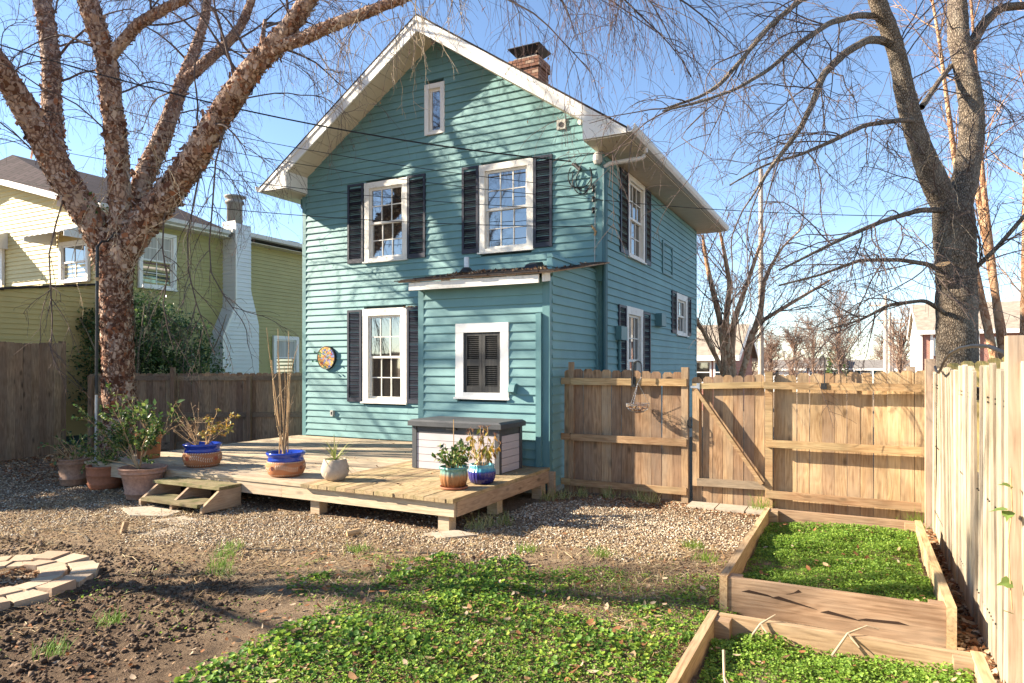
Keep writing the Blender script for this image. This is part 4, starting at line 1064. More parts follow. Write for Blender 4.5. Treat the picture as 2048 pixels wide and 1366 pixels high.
# terracotta, ribbed with bands
c = (-6.235, -4.354, 0); pr = [(.20, 0), (.212, .02), (.224, .06), (.235, .075), (.224, .09), (.235, .16), (.236, .19), (.248, .2), (.237, .212), (.243, .27), (.243, .30), (.254, .312), (.252, .335), (.23, .335), (.22, .28)]
t, p = pot_thing('red terracotta pot with raised bands, between the tan tub and the pinkish pot', c, pr, m_red, .225, .30)
pa = stems(rp, (c[0], c[1], .30), 22, .9, .42, 8, .2, .2, .1, .15); bush(rp, t, pa, 30, .046, M['potleaf'], M['drystem'], .005, .002, .1)
# pinkish pot in front
c = (-4.967, -4.625, 0); t, p = pot_thing('pinkish flared pot before the deck edge, holding a small leaved shrub', c, bigprof(.202, .305, .43, (.085, .345)), m_pink, .26, .385)
D0 = np.array([[-.85, .1, .75], [-.6, .2, 1.1], [-.3, -.1, 1.2], [-1.1, 0, .5], [-.2, .3, .9], [-.9, -.3, .8], [-1.3, .2, .62], [.1, .1, .8], [.5, -.1, .5], [-.5, .5, 1.0], [-.75, -.2, 1.15]])
P0 = np.tile(np.array([[c[0] - .08, c[1], .39]]), (len(D0), 1)); pa = walk(rp, P0, D0, np.array([1.15, 1.0, .9, 1.1, .8, 1.05, 1.35, .6, .7, .9, 1.2]), 10, .1, .1, .02)
bush(rp, t, pa, 34, .042, M['potleaf'], M['drystem'], .008, .0025, .1, side=(12, .24), w=1.2)
# terracotta on the deck's left end
c = (-6.10, -3.75, DT); t, p = pot_thing('tall orange terracotta pot on the left end of the deck, with a broad leaved plant', c, bigprof(.16, .2, .39, (.30,)), m_ora, .165, .35)
pa = stems(rp, (c[0] + .05, c[1], DT + .35), 10, .8, .75, 9, .12, .1, .1, .05); bush(rp, t, pa, 9, .12, M['potleaf'], M['drystem'], .006, .002, .35, w=.9)
pa = stems(rp, (c[0] + .25, c[1], DT + .33), 5, 1.4, .6, 9, .12, .2, .05, .05); bush(rp, t, pa, 5, .10, M['potleaf'], M['drystem'], .006, .002, .5, w=.9)
# painted bowls with a blue rim
blue = plain('cobalt_glaze', (.012, .04, .30), .18, 0, .6, .15, 20)
def painted(label, c, s, h, deco):
    prof = [(.19 * s, 0), (.23 * s, .03 * h / .32), (.26 * s, .10 * h / .32), (.262 * s, .15 * h / .32), (.245 * s, .205 * h / .32)]
    top = [(.2455 * s, .205 * h / .32), (.232 * s, .235 * h / .32), (.228 * s, .26 * h / .32), (.255 * s, .285 * h / .32), (.262 * s, .30 * h / .32), (.262 * s, h - .005), (.255 * s, h), (.225 * s, h), (.20 * s, h - .07)]
    t, p = pot_thing(label, c, prof, m_ora, .215 * s, h - .06)
    pot_obj('rim', top, c, blue, t)
    mb = MB()
    def at(a, z, o=.0025):
        z = min(max(z, .001), prof[-1][1] - .001)
        for (r0, z0), (r1, z1) in zip(prof[:-1], prof[1:]):
            if z0 <= z <= z1: r_ = r0 + (r1 - r0) * (z - z0) / (z1 - z0); break
        return (c[0] + (r_ + o) * math.cos(a), c[1] + (r_ + o) * math.sin(a), c[2] + z)
    def stroke(a, z, da, dz, w=.009):
        q = [at(a, z), at(a + da * .5 - dz * 0, z + dz * .5 + w), at(a + da, z + dz), at(a + da * .5, z + dz * .5 - w)]; mb.add(q, [(0, 1, 2, 3)])
    k = h / .32; zc = .125 * k
    for i in range(56):                                            # a leafy garland round the belly
        a = 6.2832 * i / 56; z = zc + .022 * k * math.sin(a * 4)
        if (i % 14) in (0, 1, 13): continue
        for s_ in (-1, 1): stroke(a, z, .075, s_ * .034 * k, .010)
    for i in range(46):
        a = 6.2832 * i / 46
        stroke(a, .193 * k, .08, .010, .007); stroke(a, .022 * k, .08, .014, .007)
        if deco: stroke(a, .035 * k, .06, -.014, .007)
    mb.build('painted_garland', plain('cream_paint', (.66, .58, .46), .5), t, kind='stuff')
    mb = MB()
    for i in range(4):
        a0 = 6.2832 * i / 4 + .05; z0 = zc
        for j in range(6):
            b = 6.2832 * j / 6; mb.add([at(a0 + .10 * math.cos(b + x) * r_, z0 + .026 * k * math.sin(b + x) * r_, .003) for x, r_ in ((0, .2), (-.45, .9), (0, 1.1), (.45, .9))], [(0, 1, 2, 3)])
    mb.build('painted_flower', plain('flower_paint', (.06, .012, .03) if deco else (.36, .03, .025), .4), t, kind='stuff')
    return t
c = (-4.608, -3.961, DT + .002); t = painted('painted blue rimmed bowl near the step, holding a yellowing plant and wire trellis', c, 1.0, .325, 0)
pa = walk(rp, np.tile([[c[0] + .08, c[1], c[2] + .26]], (7, 1)), np.array([[.3, 0, 1], [.5, .1, .8], [.12, 0, 1.2], [.6, -.1, 1], [.45, .2, 1], [-.1, 0, .7], [.25, -.2, .9]]), [.52, .46, .66, .5, .55, .35, .4], 9, .12, .05)
bush(rp, t, pa, 8, .06, M['yelleaf'], M['drystem'], .007, .003, .35, side=(4, .14), w=.9, down=.5)
pa = walk(rp, np.tile([[c[0] - .1, c[1], c[2] + .26]], (15, 1)), np.concatenate([rp.uniform([-1.3, -.5, .5], [-.2, .5, 1.2], (15, 3))]), rp.uniform(.4, .8, 15), 9, .1, .05)
bush(rp, t, pa, 5, .022, M['litter'], M['drystem'], .006, .002, .4, side=(3, .12))
mb = MB(); tz = c[2] + .62; tx = c[0] - .14
for dx in (0, .2): mb.tube([(tx + dx, c[1], c[2] + .26), (tx + dx, c[1], tz)], .003, 5)
for zz in (tz, tz - .18, tz - .27): mb.tube([(tx - .03, c[1], zz), (tx + .23, c[1], zz)], .003, 5)
for cx, s_ in ((-.0, 1), (.08, 1), (.14, -1), (.21, -1)): mb.tube([(tx + cx + s_ * .004 * q * math.cos(q), c[1], tz + .035 + .004 * q * math.sin(q)) for q in np.linspace(1, 9, 18)], .0028, 5)
mb.build('wire_trellis', M['drystem'], t)
c = (-2.903, -4.048, DT + .002); t = painted('painted terracotta bowl with a cobalt blue rim, holding tall bare dry stalks', c, .95, .31, 1)
pa = walk(rp, np.tile([[c[0] - .03, c[1], c[2] + .25]], (11, 1)) + rp.normal(0, .025, (11, 3)), np.array([[-.32, .1, 1], [-.18, 0, 1], [-.05, 0, 1.2], [.02, .05, 1], [.05, 0, 1], [.1, -.05, 1], [.13, .1, 1], [-.1, -.1, 1], [.16, 0, 1], [-.25, 0, 1], [.05, .1, 1]]), [1.4, 1.75, 1.5, 1.65, 1.35, 1.6, 1.1, 1.2, .8, .7, 1.3], 12, .035, 0)
V, F = tubes(pa, .009, .0035, 5); npmesh('stem', V, F, M['drystem'], t, 'stuff')
P, D, i, tt = sprout(rp, pa, 9, .12, .9, (.3, .9)); V, F = scatter([(-1, 0, 0), (0, -.7, 0), (1, 0, 0), (0, .7, 0), (0, 0, .8), (0, 0, -.8)], [(0, 1, 4), (1, 2, 4), (2, 3, 4), (3, 0, 4), (1, 0, 5), (2, 1, 5), (3, 2, 5), (0, 3, 5)], P, rp.uniform(.006, .016, len(P)), rotmats(rp, len(P), rp.uniform(0, 2, len(P)))); npmesh('seed_heads', V, F, M['straw'], t, 'stuff')
pa = walk(rp, P[::4], D[::4], rp.uniform(.05, .16, len(P[::4])), 5, .1, 0); V, F = tubes(pa, .003, .0015, 3); npmesh('side_twigs', V, F, M['twigpale'], t, 'stuff')
# smooth grey bowl
c = (-2.035, -4.091, DT + .013); prof = [(.08, 0), (.11, .01), (.155, .06), (.172, .11), (.168, .16), (.148, .225), (.138, .262), (.13, .266), (.122, .255), (.13, .2)]
t, p = pot_thing('smooth warm grey round bowl holding a spiky plant at the deck front', c, prof, TC('stone_grey_pot', (.40, .335, .275), .12), .125, .245)
n = 42; a = rp.uniform(0, 6.283, n); el = rp.uniform(.15, 1.5, n); D = np.stack([np.cos(a) * np.cos(el), np.sin(a) * np.cos(el), np.sin(el)], 1)
D[:6, 2] -= 1.0
pa = walk(rp, np.tile([[c[0], c[1], c[2] + .25]], (n, 1)), D, rp.uniform(.22, .40, n), 7, .03, .25)
W = nrm(np.cross(np.diff(pa, axis=1, append=pa[:, -1:] * 2 - pa[:, -2:-1]), [0, 0, 1.0]) + 1e-6); wd = (np.array([.006, .008, .008, .007, .006, .004, .001])[None, :, None])
V = np.stack([pa - W * wd, pa + W * wd], 2).reshape(-1, 3); b_ = (np.arange(n) * 14)[:, None] + (np.arange(6) * 2)[None]; F = np.stack([b_, b_ + 1, b_ + 3, b_ + 2], -1).reshape(-1, 4)
npmesh('spiky_leaves', V, F, M['palmleaf'], t, 'stuff')
# glazed turquoise over brown
gz = G('turquoise_and_brown_glaze', .25, .6); c_ = gz.co(); sz = gz.n('ShaderNodeSeparateXYZ', 2, Vector=c_)
dr = gz.math('ADD', sz, gz.math('MULTIPLY', gz.noise(gz.map(c_, (40, 40, 3)), 1, 3), .09))
gz.P(Base_Color=gz.mix(gz.math('MULTIPLY', gz.noise(c_, 60, 4), .5), gz.ramp(dr, [(.50, (.20, .075, .025)), (.58, (.36, .17, .075)), (.615, (.16, .26, .21)), (.66, (.10, .33, .31))]), (.12, .06, .03))); M['glaze'] = gz.m
c = (-.426, -3.894, DT + .03); prof = [(.115, 0), (.135, .02), (.155, .09), (.158, .14), (.15, .18), (.145, .20), (.165, .215), (.167, .235), (.15, .24), (.14, .2)]
t, p = pot_thing('ribbed turquoise and brown pot on a saucer, holding a caned leafy plant', c, prof, M['glaze'], .142, .205, .05, 18)
mb = MB(); mb.lathe([(.13, -.016), (.16, -.012), (.166, .012), (.158, .012), (.15, 0), (0, 0)], 36, c); mb.build('saucer', m_red, t, True)
pa = stems(rp, (c[0], c[1], c[2] + .2), 18, 1.4, .34, 8, .2, .1, .1, .1); bush(rp, t, pa, 26, .055, M['potleaf'], M['drystem'], .004, .002, .2, w=1.3)
mb = MB(); mb.tube([(c[0], c[1], c[2] + .2), (c[0] + .005, c[1] - .01, c[2] + .78)], .006, 6); mb.build('cane', M['drystem'], t)
# blue fluted pot
gz = G('blue_glaze', .2, .6); c_ = gz.co(); sz = gz.n('ShaderNodeSeparateXYZ', 2, Vector=c_)
gz.P(Base_Color=gz.ramp(gz.math('ADD', sz, gz.math('MULTIPLY', gz.noise(gz.map(c_, (30, 30, 4)), 1, 3), .05)), [(.40, (.012, .012, .10)), (.555, (.025, .022, .17)), (.575, (.06, .25, .36)), (.62, (.12, .38, .45))])); M['glazeb'] = gz.m
c = (-.307, -3.44, DT + .014); prof = [(.11, 0), (.13, .01), (.155, .06), (.162, .12), (.158, .165), (.146, .172), (.145, .215), (.15, .228), (.13, .23), (.12, .19)]
t, p = pot_thing('fluted dark blue pot beside the storage box, holding drooping yellow leaves', c, prof, M['glazeb'], .125, .2, .04, 22)
pa = stems(rp, (c[0], c[1], c[2] + .2), 14, .75, .50, 9, .1, .1, .1, .08); bush(rp, t, pa, 7, .10, M['yelleaf'], M['drystem'], .006, .003, .3, w=.75, down=1.6, roll=.9)
P, D, i, tt = sprout(rp, pa, 10, .93, 1.0, (.2, 1.4)); V, F = tubes(walk(rp, P, D, rp.uniform(.02, .06, len(P)), 4, .3, 0), .0025, .002, 3); npmesh('seed_heads', V, F, M['catkin'], t, 'stuff')

# ivy strand on the near post
t = thing('ivy_vine', 'green ivy strand hanging in front of the pale post at the right edge', 'vine', (4.36, -6.35, 1.0))
mb = MB(); mb.tube([(4.43, -6.50, .60), (4.42, -6.51, .75), (4.41, -6.53, .95), (4.43, -6.50, 1.1), (4.42, -6.52, 1.3)], .003, 5); mb.build('stem', M['drystem'], t)
iv = [(0, 0, 0), (.15, -.38, .03), (.5, -.30, .05), (.62, -.12, .03), (1, 0, -.05), (.62, .12, .03), (.5, .30, .05), (.15, .38, .03)]
for k, (p, d, s_) in enumerate((((4.41, -6.52, 1.10), (-.9, -.1, -.2), .085), ((4.415, -6.51, 1.09), (-.2, -.6, -.5), .075), ((4.43, -6.50, 1.21), (-.7, -.3, .1), .07), ((4.43, -6.50, .74), (-.7, -.3, -.2), .08), ((4.43, -6.50, .58), (-.6, -.4, .3), .06))):
    fm = frames(np.random.default_rng(k), np.array([d]), .5)
    V, F = scatter(iv, [(0, 1, 2), (0, 2, 3), (0, 3, 4), (0, 4, 5), (0, 5, 6), (0, 6, 7)], np.array([p]), np.array([s_]), fm); npmesh('leaf', V, F, M['potleaf'], t)
# ================================================================== TREES
def resample(pts, step):
    P = np.array(pts, float); d = np.r_[0, np.cumsum(np.linalg.norm(np.diff(P[:, :3], axis=0), axis=1))]
    n = max(3, int(d[-1] / step)); s = np.linspace(0, d[-1], n)
    # smooth with a Catmull-Rom like pass: linear then moving average
    Q = np.stack([np.interp(s, d, P[:, k]) for k in range(4)], 1)
    for _ in range(3):
        Q[1:-1] = Q[1:-1] * .5 + (Q[:-2] + Q[2:]) * .25
    return Q
def limb_mesh(limbs, step=.07, sides=16, rough=.1, freq=7.0, big=.12):
    parts = []
    for L in limbs:
        Q = resample(L, step); n = len(Q)
        T = np.gradient(Q[:, :3], axis=0); T = nrm(T); A = nrm(np.cross(T, np.array([.3, .15, 1.0]) if abs(T[:, 2]).mean() < .85 else np.array([1.0, .1, .1]))); B = np.cross(T, A)
        V = np.empty((n, sides, 3))
        for k in range(sides):
            th = 6.2832 * k / sides
            dirv = A * math.cos(th) + B * math.sin(th)
            r_ = Q[:, 3].copy()
            for i in range(n):
                p = Q[i, :3] + dirv[i] * r_[i]
                nz = noise.noise(Vector(p) * freq) * rough + noise.noise(Vector(p) * 2.1) * big
                r_[i] *= 1 + nz
            V[:, k] = Q[:, :3] + dirv * r_[:, None]
        b = (np.arange(n - 1) * sides)[:, None]; k = np.arange(sides)[None]; k2 = (k + 1) % sides
        F = np.stack([b + k, b + k2, b + sides + k2, b + sides + k], -1).reshape(-1, 4)
        parts.append((V.reshape(-1, 3), F))
    return joinVF(parts)
def limb_paths(limbs, n=24):
    out = []; rad = []
    for L in limbs:
        Q = resample(L, .05); s = np.linspace(0, len(Q) - 1, n).astype(int); out.append(Q[s, :3]); rad.append(Q[s, 3])
    return np.stack(out), np.stack(rad)

# ---- river birch (x, y, z, radius)
TR = [(-8.44, -2.68, -.1, .42), (-8.46, -2.68, .12, .335), (-8.48, -2.69, .62, .279), (-8.49, -2.69, 1.36, .265), (-8.49, -2.7, 2.11, .262), (-8.52, -2.71, 2.85, .265), (-8.54, -2.72, 3.41, .283), (-8.56, -2.73, 3.85, .34), (-8.55, -2.73, 4.25, .33)]
L1 = [(-8.55, -2.76, 3.6, .26), (-8.64, -2.80, 3.98, .28), (-8.78, -2.95, 4.41, .285), (-9.0, -3.18, 4.89, .285), (-9.13, -3.47, 5.47, .27), (-9.11, -3.8, 6.04, .240), (-9.09, -4.12, 6.49, .215), (-9.02, -4.42, 6.83, .2), (-8.85, -4.9, 7.32, .167), (-8.6, -5.33, 7.82, .129), (-8.38, -5.67, 8.39, .095), (-8.14, -5.88, 8.97, .057)]
L2 = [(-9.10, -3.40, 5.2, .19), (-9.16, -3.37, 5.45, .195), (-9.34, -3.35, 5.9, .185), (-9.59, -3.25, 6.66, .18), (-9.81, -3.14, 7.49, .17), (-10.08, -3.06, 8.25, .168), (-10.39, -2.99, 8.94, .165), (-10.73, -2.94, 9.83, .148), (-11.04, -2.87, 10.86, .11), (-11.3, -2.78, 11.91, .061)]
L3 = [(-8.42, -2.74, 3.7, .24), (-8.38, -2.76, 4.04, .24), (-8.25, -2.8, 4.57, .215), (-8.19, -2.88, 5.27, .205), (-8.14, -2.96, 5.88, .203), (-8.12, -3.07, 6.56, .195), (-8.09, -3.16, 7.22, .195), (-8.13, -3.3, 7.71, .184), (-8.19, -3.44, 8.18, .18), (-8.18, -3.66, 8.76, .163), (-8.12, -3.85, 9.39, .135), (-8.06, -4.05, 10.17, .099), (-8.03, -4.14, 10.91, .057)]
L3b = [(-8.12, -3.15, 7.12, .12), (-8.05, -3.14, 7.26, .12), (-7.74, -3.1, 7.49, .114), (-7.42, -3.04, 7.76, .104), (-6.84, -2.98, 7.9, .094), (-6.29, -2.92, 8.0, .088), (-5.71, -2.85, 8.35, .074), (-5.25, -2.84, 8.88, .057), (-4.87, -2.87, 9.47, .032)]
L4 = [(-8.42, -2.70, 3.75, .20), (-8.38, -2.62, 4.1, .21), (-8.42, -2.44, 4.75, .205), (-8.42, -2.21, 5.47, .203), (-8.35, -1.95, 6.16, .183), (-8.31, -1.71, 6.87, .158), (-8.3, -1.48, 7.55, .14), (-8.25, -1.22, 8.29, .112), (-8.24, -.99, 9.06, .093), (-8.27, -.9, 9.73, .083), (-8.29, -.8, 10.63, .063), (-8.23, -.66, 11.64, .037)]
L4b = [(-8.31, -1.50, 7.38, .12), (-8.26, -1.47, 7.52, .125), (-7.87, -1.37, 7.8, .119), (-7.39, -1.24, 8.13, .109), (-7.04, -1.17, 8.45, .098), (-6.79, -1.15, 8.84, .088), (-6.58, -1.16, 9.36, .072), (-6.29, -1.12, 10.07, .048), (-6.04, -1.11, 10.77, .029)]
L5 = [(-8.46, -2.72, 3.62, .25), (-8.22, -2.70, 4.0, .29), (-7.77, -2.66, 4.42, .285), (-7.09, -2.66, 4.88, .272), (-6.45, -2.67, 5.36, .242), (-5.89, -2.72, 5.86, .219), (-5.33, -2.77, 6.29, .196), (-4.89, -2.77, 6.63, .185), (-4.45, -2.77, 6.86, .174), (-4.01, -2.77, 7.17, .155), (-3.75, -2.75, 7.42, .138), (-3.39, -2.79, 7.76, .12), (-3.05, -2.84, 8.24, .096), (-2.79, -2.82, 8.9, .066), (-2.59, -2.83, 9.48, .036)]
L5b = [(-4.62, -2.78, 6.76, .11), (-4.42, -2.78, 6.82, .118), (-3.94, -2.73, 6.87, .116), (-3.39, -2.68, 6.97, .106), (-2.92, -2.55, 7.09, .094), (-2.26, -2.44, 7.21, .081), (-1.63, -2.34, 7.35, .072), (-.89, -2.19, 7.49, .06), (-.21, -1.96, 7.6, .046), (.45, -1.73, 7.64, .028)]
L5c = [(-6.0, -2.70, 5.74, .11), (-5.9, -2.6, 5.9, .115), (-5.9, -2.27, 6.31, .105), (-5.99, -1.87, 6.87, .085), (-6.14, -1.5, 7.59, .062), (-6.29, -1.24, 8.39, .038)]
birch = thing('river_birch', 'big multi stemmed river birch with peeling bark left of the house', 'tree', (-8.48, -2.69, 0))
BL = [TR] + [[(x, y, z, r * .88) for x, y, z, r in L] for L in (L1, L2, L3, L3b, L4, L4b, L5, L5b, L5c)]
V, F = limb_mesh(BL, .07, 18, .16, 8.0, .10); npmesh('trunk', V, F, M['bark_birch'], birch, None, True)
rb = np.random.default_rng(5)
# peeling bark: long plates down the trunk, loose curls on the limbs
FL = ([(-.3, -.8, -.05), (.4, -.85, .05), (1, -.55, .32), (-.3, .75, -.05), (.45, .65, .05), (1, .8, .28)], [(0, 1, 4, 3), (1, 2, 5, 4)])
def flakes(limbs, dens, s0, s1, outw, asp, m, name):
    fp = []; fd = []; fs = []
    for L, dn in zip(limbs, dens):
        Q = resample(L, .04); n = int(dn * len(Q) * .04)
        i = rb.integers(0, len(Q) - 1, n); T = nrm(np.gradient(Q[:, :3], axis=0))[i]
        r = rb.normal(0, 1, (n, 3)); r = nrm(r - T * (r * T).sum(1, keepdims=True)); S = np.cross(T, r)
        keep = Q[i, 3] > .045
        d = nrm(r * rb.uniform(*outw, (n, 1)) + T * rb.choice([-1, 1], (n, 1)) * rb.uniform(.5, 1.2, (n, 1)) + S * rb.normal(0, .45, (n, 1)))
        Z_ = nrm(r + d * -(r * d).sum(1, keepdims=True)); Y_ = np.cross(Z_, d)
        sz = (s0 + (s1 - s0) * rb.uniform(0, 1, n) ** 2.2) * np.clip(Q[i, 3] / .18, .45, 1.1)
        fp.append((Q[i, :3] + r * Q[i, 3][:, None] * 1.0)[keep]); fd.append(np.stack([d, Y_, Z_], 2)[keep]); fs.append(np.stack([sz * rb.uniform(asp[0], asp[1], n), sz, sz], 1)[keep])
    V, F = scatter(*FL, np.concatenate(fp), np.concatenate(fs), np.concatenate(fd)); npmesh(name, V, F, m, birch, 'stuff')
flakes([TR], [900], .012, .034, (.05, .45), (1.2, 3.2), M['flake_dark'], 'bark_plates')
flakes(BL[1:], (430, 370, 430, 280, 420, 300, 450, 320, 200), .008, .052, (.02, .7), (.8, 2.8), M['flake'], 'bark_curls')

# branches, then pendulous twigs
paths, rad = limb_paths(BL[1:], 24)
P, D, i, tt = sprout(rb, paths, 9, .22, 1.0, (.6, 1.25)); D[:, 2] = np.abs(D[:, 2]) * .6 + .15
b1 = walk(rb, P, D, rb.uniform(1.3, 2.9, len(P)), 12, .13, .28, .02); r1 = .011 + .02 * rb.uniform(0, 1, len(P))
# long boughs reaching over the house towards the right
BO = np.array([[-2.26, -2.44, 7.25], [-1.63, -2.34, 7.35], [-.89, -2.19, 7.5], [-.4, -2.0, 7.6], [-2.8, -2.8, 8.8], [-2.9, -2.83, 8.4], [-3.3, -2.79, 7.9], [-.2, -1.9, 7.65], [-3.6, -2.7, 7.6], [-2.0, -2.4, 7.3], [-1.2, -2.25, 7.45], [-.1, -1.96, 7.6], [.2, -1.8, 7.62], [.1, -1.8, 7.6], [-.6, -2.1, 7.55], [-2.7, -2.85, 9.1]])
BD = np.array([[.8, -.4, .25], [.9, .3, .05], [1, -.3, -.02], [1, .45, -.1], [1, -.3, -.02], [.8, -.5, .1], [.9, .4, .1], [1, -.4, -.22], [.6, -.7, .1], [1, .0, -.05], [.8, .7, .0], [1.0, .1, -.3], [.9, .5, -.25], [.6, -.8, -.2], [.9, -.1, -.32], [1, .0, -.1]])
b1b = walk(rb, BO, BD, rb.uniform(2.0, 3.4, len(BO)), 12, .08, .2, .02)
b1 = np.concatenate([b1, b1b]); r1 = np.r_[r1, np.full(len(BO), .022)]
parts = [tubes(b1, r1, .006, 5)]
P, D, i, tt = sprout(rb, b1, 9, .15, 1.0, (.4, 1.1)); b2 = walk(rb, P, D, rb.uniform(.6, 1.5, len(P)), 10, .12, .42, 0); parts.append(tubes(b2, .006, .0028, 4))
V, F = joinVF(parts); npmesh('branches', V, F, M['twig'], birch)
P, D, i, tt = sprout(rb, b2, 5, .1, 1.0, (.3, 1.0)); b3 = walk(rb, P, D, rb.uniform(.25, .85, len(P)), 7, .14, .5, 0)
P, D, i, tt = sprout(rb, b3[::2], 2, .2, .95, (.4, 1.1)); b4 = walk(rb, P, D, rb.uniform(.10, .35, len(P)), 5, .16, .35, 0)
V, F = joinVF([tubes(b3, .0028, .0017, 3), tubes(b4, .0022, .0014, 3)]); npmesh('twigs', V, F, M['twigp'], birch, 'stuff')
sel = rb.integers(0, len(b4), 1500); V, F = tubes(walk(rb, b4[sel, -1], rb.normal(0, .4, (1500, 3)) + [0, 0, -.6], rb.uniform(.02, .05, 1500), 3, .1, .2), .0055, .0035, 3); npmesh('catkins', V, F, M['catkin'], birch, 'stuff')
sel = rb.integers(0, len(b3), 260); leaves('dead_leaves', rb, b3[sel, 3], rb.normal(0, .5, (260, 3)) + [0, 0, -.7], rb.uniform(.03, .07, 260), M['litter'], birch, 1.0)
# pale dead twigs hanging in front of the gable
P = np.stack([rb.uniform(-4.4, -1.0, 34), rb.uniform(-2.9, -2.2, 34), rb.uniform(6.7, 7.15, 34)], 1); P[:, 2] = 6.85 + (P[:, 0] + 3.9) * .13 + rb.uniform(-.1, .1, 34)
h = walk(rb, P, rb.normal(0, .4, (34, 3)) + [0, 0, -.8], rb.uniform(.5, 1.5, 34), 12, .14, .3)
P, D, i, tt = sprout(rb, h, 5, .2, 1.0, (.3, .9)); hb = walk(rb, P, D, rb.uniform(.1, .4, len(P)), 6, .2, .3)
P2 = np.stack([rb.uniform(-8.9, -6.0, 46), rb.uniform(-3.5, -2.5, 46), rb.uniform(3.9, 6.4, 46)], 1); h2_ = walk(rb, P2, rb.normal(0, .7, (46, 3)) + [0, 0, -.45], rb.uniform(.5, 1.6, 46), 12, .15, .3)
P, D, i, tt = sprout(rb, h2_, 4, .2, 1.0, (.3, .9)); hc = walk(rb, P, D, rb.uniform(.1, .5, len(P)), 6, .2, .3)
V, F = joinVF([tubes(h, .006, .003, 4), tubes(hb, .004, .002, 3), tubes(h2_, .0055, .003, 4), tubes(hc, .0035, .002, 3)]); npmesh('hanging_twigs', V, F, M['twigpale'], birch, 'stuff')
# two drooping boughs in front of the neighbour's chimney
DB = np.array([[(-5.6, -2.7, 5.9), (-5.75, -2.8, 5.2), (-5.95, -2.7, 4.5), (-6.15, -2.6, 3.9), (-6.1, -2.6, 3.4), (-5.9, -2.5, 3.0), (-5.6, -2.4, 2.6)], [(-6.2, -2.65, 5.5), (-6.5, -2.6, 4.8), (-6.7, -2.6, 4.1), (-6.75, -2.55, 3.5), (-6.6, -2.5, 2.9), (-6.4, -2.45, 2.4), (-6.25, -2.4, 2.0)], [(-7.0, -2.7, 4.9), (-7.2, -2.7, 4.4), (-7.3, -2.65, 3.9), (-7.25, -2.6, 3.4), (-7.35, -2.6, 2.9), (-7.3, -2.55, 2.5), (-7.2, -2.5, 2.1)], [(-9.0, -3.3, 5.1), (-9.0, -3.5, 4.4), (-9.05, -3.6, 3.8), (-9.0, -3.6, 3.2), (-8.95, -3.6, 2.6), (-9.0, -3.6, 2.1), (-8.9, -3.55, 1.75)]])
P, D, i, tt = sprout(rb, DB, 11, .2, 1.0, (.4, 1.0)); d2 = walk(rb, P, D, rb.uniform(.5, 1.5, len(P)), 9, .1, .28)
P, D, i, tt = sprout(rb, d2, 6, .15, 1.0, (.4, 1.0)); d3 = walk(rb, P, D, rb.uniform(.2, .6, len(P)), 6, .13, .3)
V, F = joinVF([tubes(DB, .017, .007, 6), tubes(d2, .008, .003, 4), tubes(d3, .0035, .0018, 3)]); npmesh('drooping_boughs', V, F, M['twig'], birch)
# mistletoe like green shoot in the fork
n = 60; P = np.array([-8.62, -3.0, 4.62]) + rb.normal(0, .12, (n, 3)); leaves('green_shoot', rb, P, rb.normal(0, 1, (n, 3)), rb.uniform(.05, .09, n), M['potleaf'], birch, 1.0)

# pole pruner leaning in the fork
pl = thing('long_pole', 'long black and silver pole leaning upright against the birch trunk', 'pole', (-8.16, -3.32, 0))
mb = MB(); mb.tube([(-8.15, -3.31, 1.32), (-8.135, -3.30, 3.9)], .026, 10); mb.build('pole_shaft', M['black'], pl)
mb = MB(); mb.tube([(-8.166, -3.316, .02), (-8.15, -3.31, 1.30)], .022, 10); mb.build('pole_extension', M['steel'], pl)
mb = MB(); mb.tube([(-8.137, -3.301, 3.30), (-8.1365, -3.3005, 3.36)], .029, 10); mb.build('collar', M['drystem'], pl)
mb = MB(); mb.tube([(-8.135, -3.30, 3.9), (-8.17, -3.2, 4.02), (-8.25, -3.05, 4.05), (-8.1, -3.0, 4.2)], .018, 8); mb.build('strap', M['black'], pl)

# ---- grey barked tree beyond the side fence
RT = [(4.98, .69, -.1, .40), (4.98, .69, .3, .31), (4.98, .69, 1.61, .266), (4.99, .69, 2.17, .259), (4.99, .69, 2.73, .259), (4.98, .69, 3.29, .252), (4.95, .67, 3.72, .262), (4.93, .66, 4.05, .25)]
RL = [(4.95, .68, 3.6, .16), (4.88, .64, 3.99, .182), (4.71, .5, 4.37, .174), (4.54, .35, 4.8, .146), (4.4, .22, 5.23, .131), (4.31, .12, 5.66, .123), (4.23, -.03, 6.03, .112), (4.13, -.2, 6.32, .107), (4.0, -.37, 6.6, .106), (3.87, -.55, 7.0, .092), (3.69, -.75, 7.53, .071), (3.55, -.94, 8.11, .045)]
RR = [(4.95, .69, 3.6, .17), (4.99, .69, 3.99, .189), (5.12, .87, 4.51, .163), (5.21, 1.03, 5.04, .157), (5.22, 1.15, 5.58, .159), (5.15, 1.22, 6.13, .146), (5.08, 1.3, 6.62, .14), (5.07, 1.41, 7.26, .127), (5.04, 1.51, 7.92, .105), (5.0, 1.6, 8.73, .076), (4.98, 1.7, 9.49, .038)]
RA = [(4.13, -.1, 6.18, .052), (4.04, -.2, 6.20, .054), (3.87, -.55, 6.09, .049), (3.61, -1.02, 5.78, .048), (3.37, -1.48, 5.37, .043), (3.29, -1.75, 4.98, .036), (3.15, -2.04, 4.56, .029), (2.97, -2.36, 4.2, .023), (2.85, -2.53, 3.98, .017), (2.69, -2.72, 3.64, .011)]
RBb = [(4.02, -.22, 6.5, .044), (3.9, -.4, 6.47, .042), (3.75, -.72, 6.36, .039), (3.45, -1.33, 6.06, .034), (3.15, -1.93, 5.62, .029), (2.86, -2.53, 5.12, .022), (2.58, -3.01, 4.78, .016), (2.3, -3.48, 4.53, .013), (2.01, -3.86, 4.36, .008)]
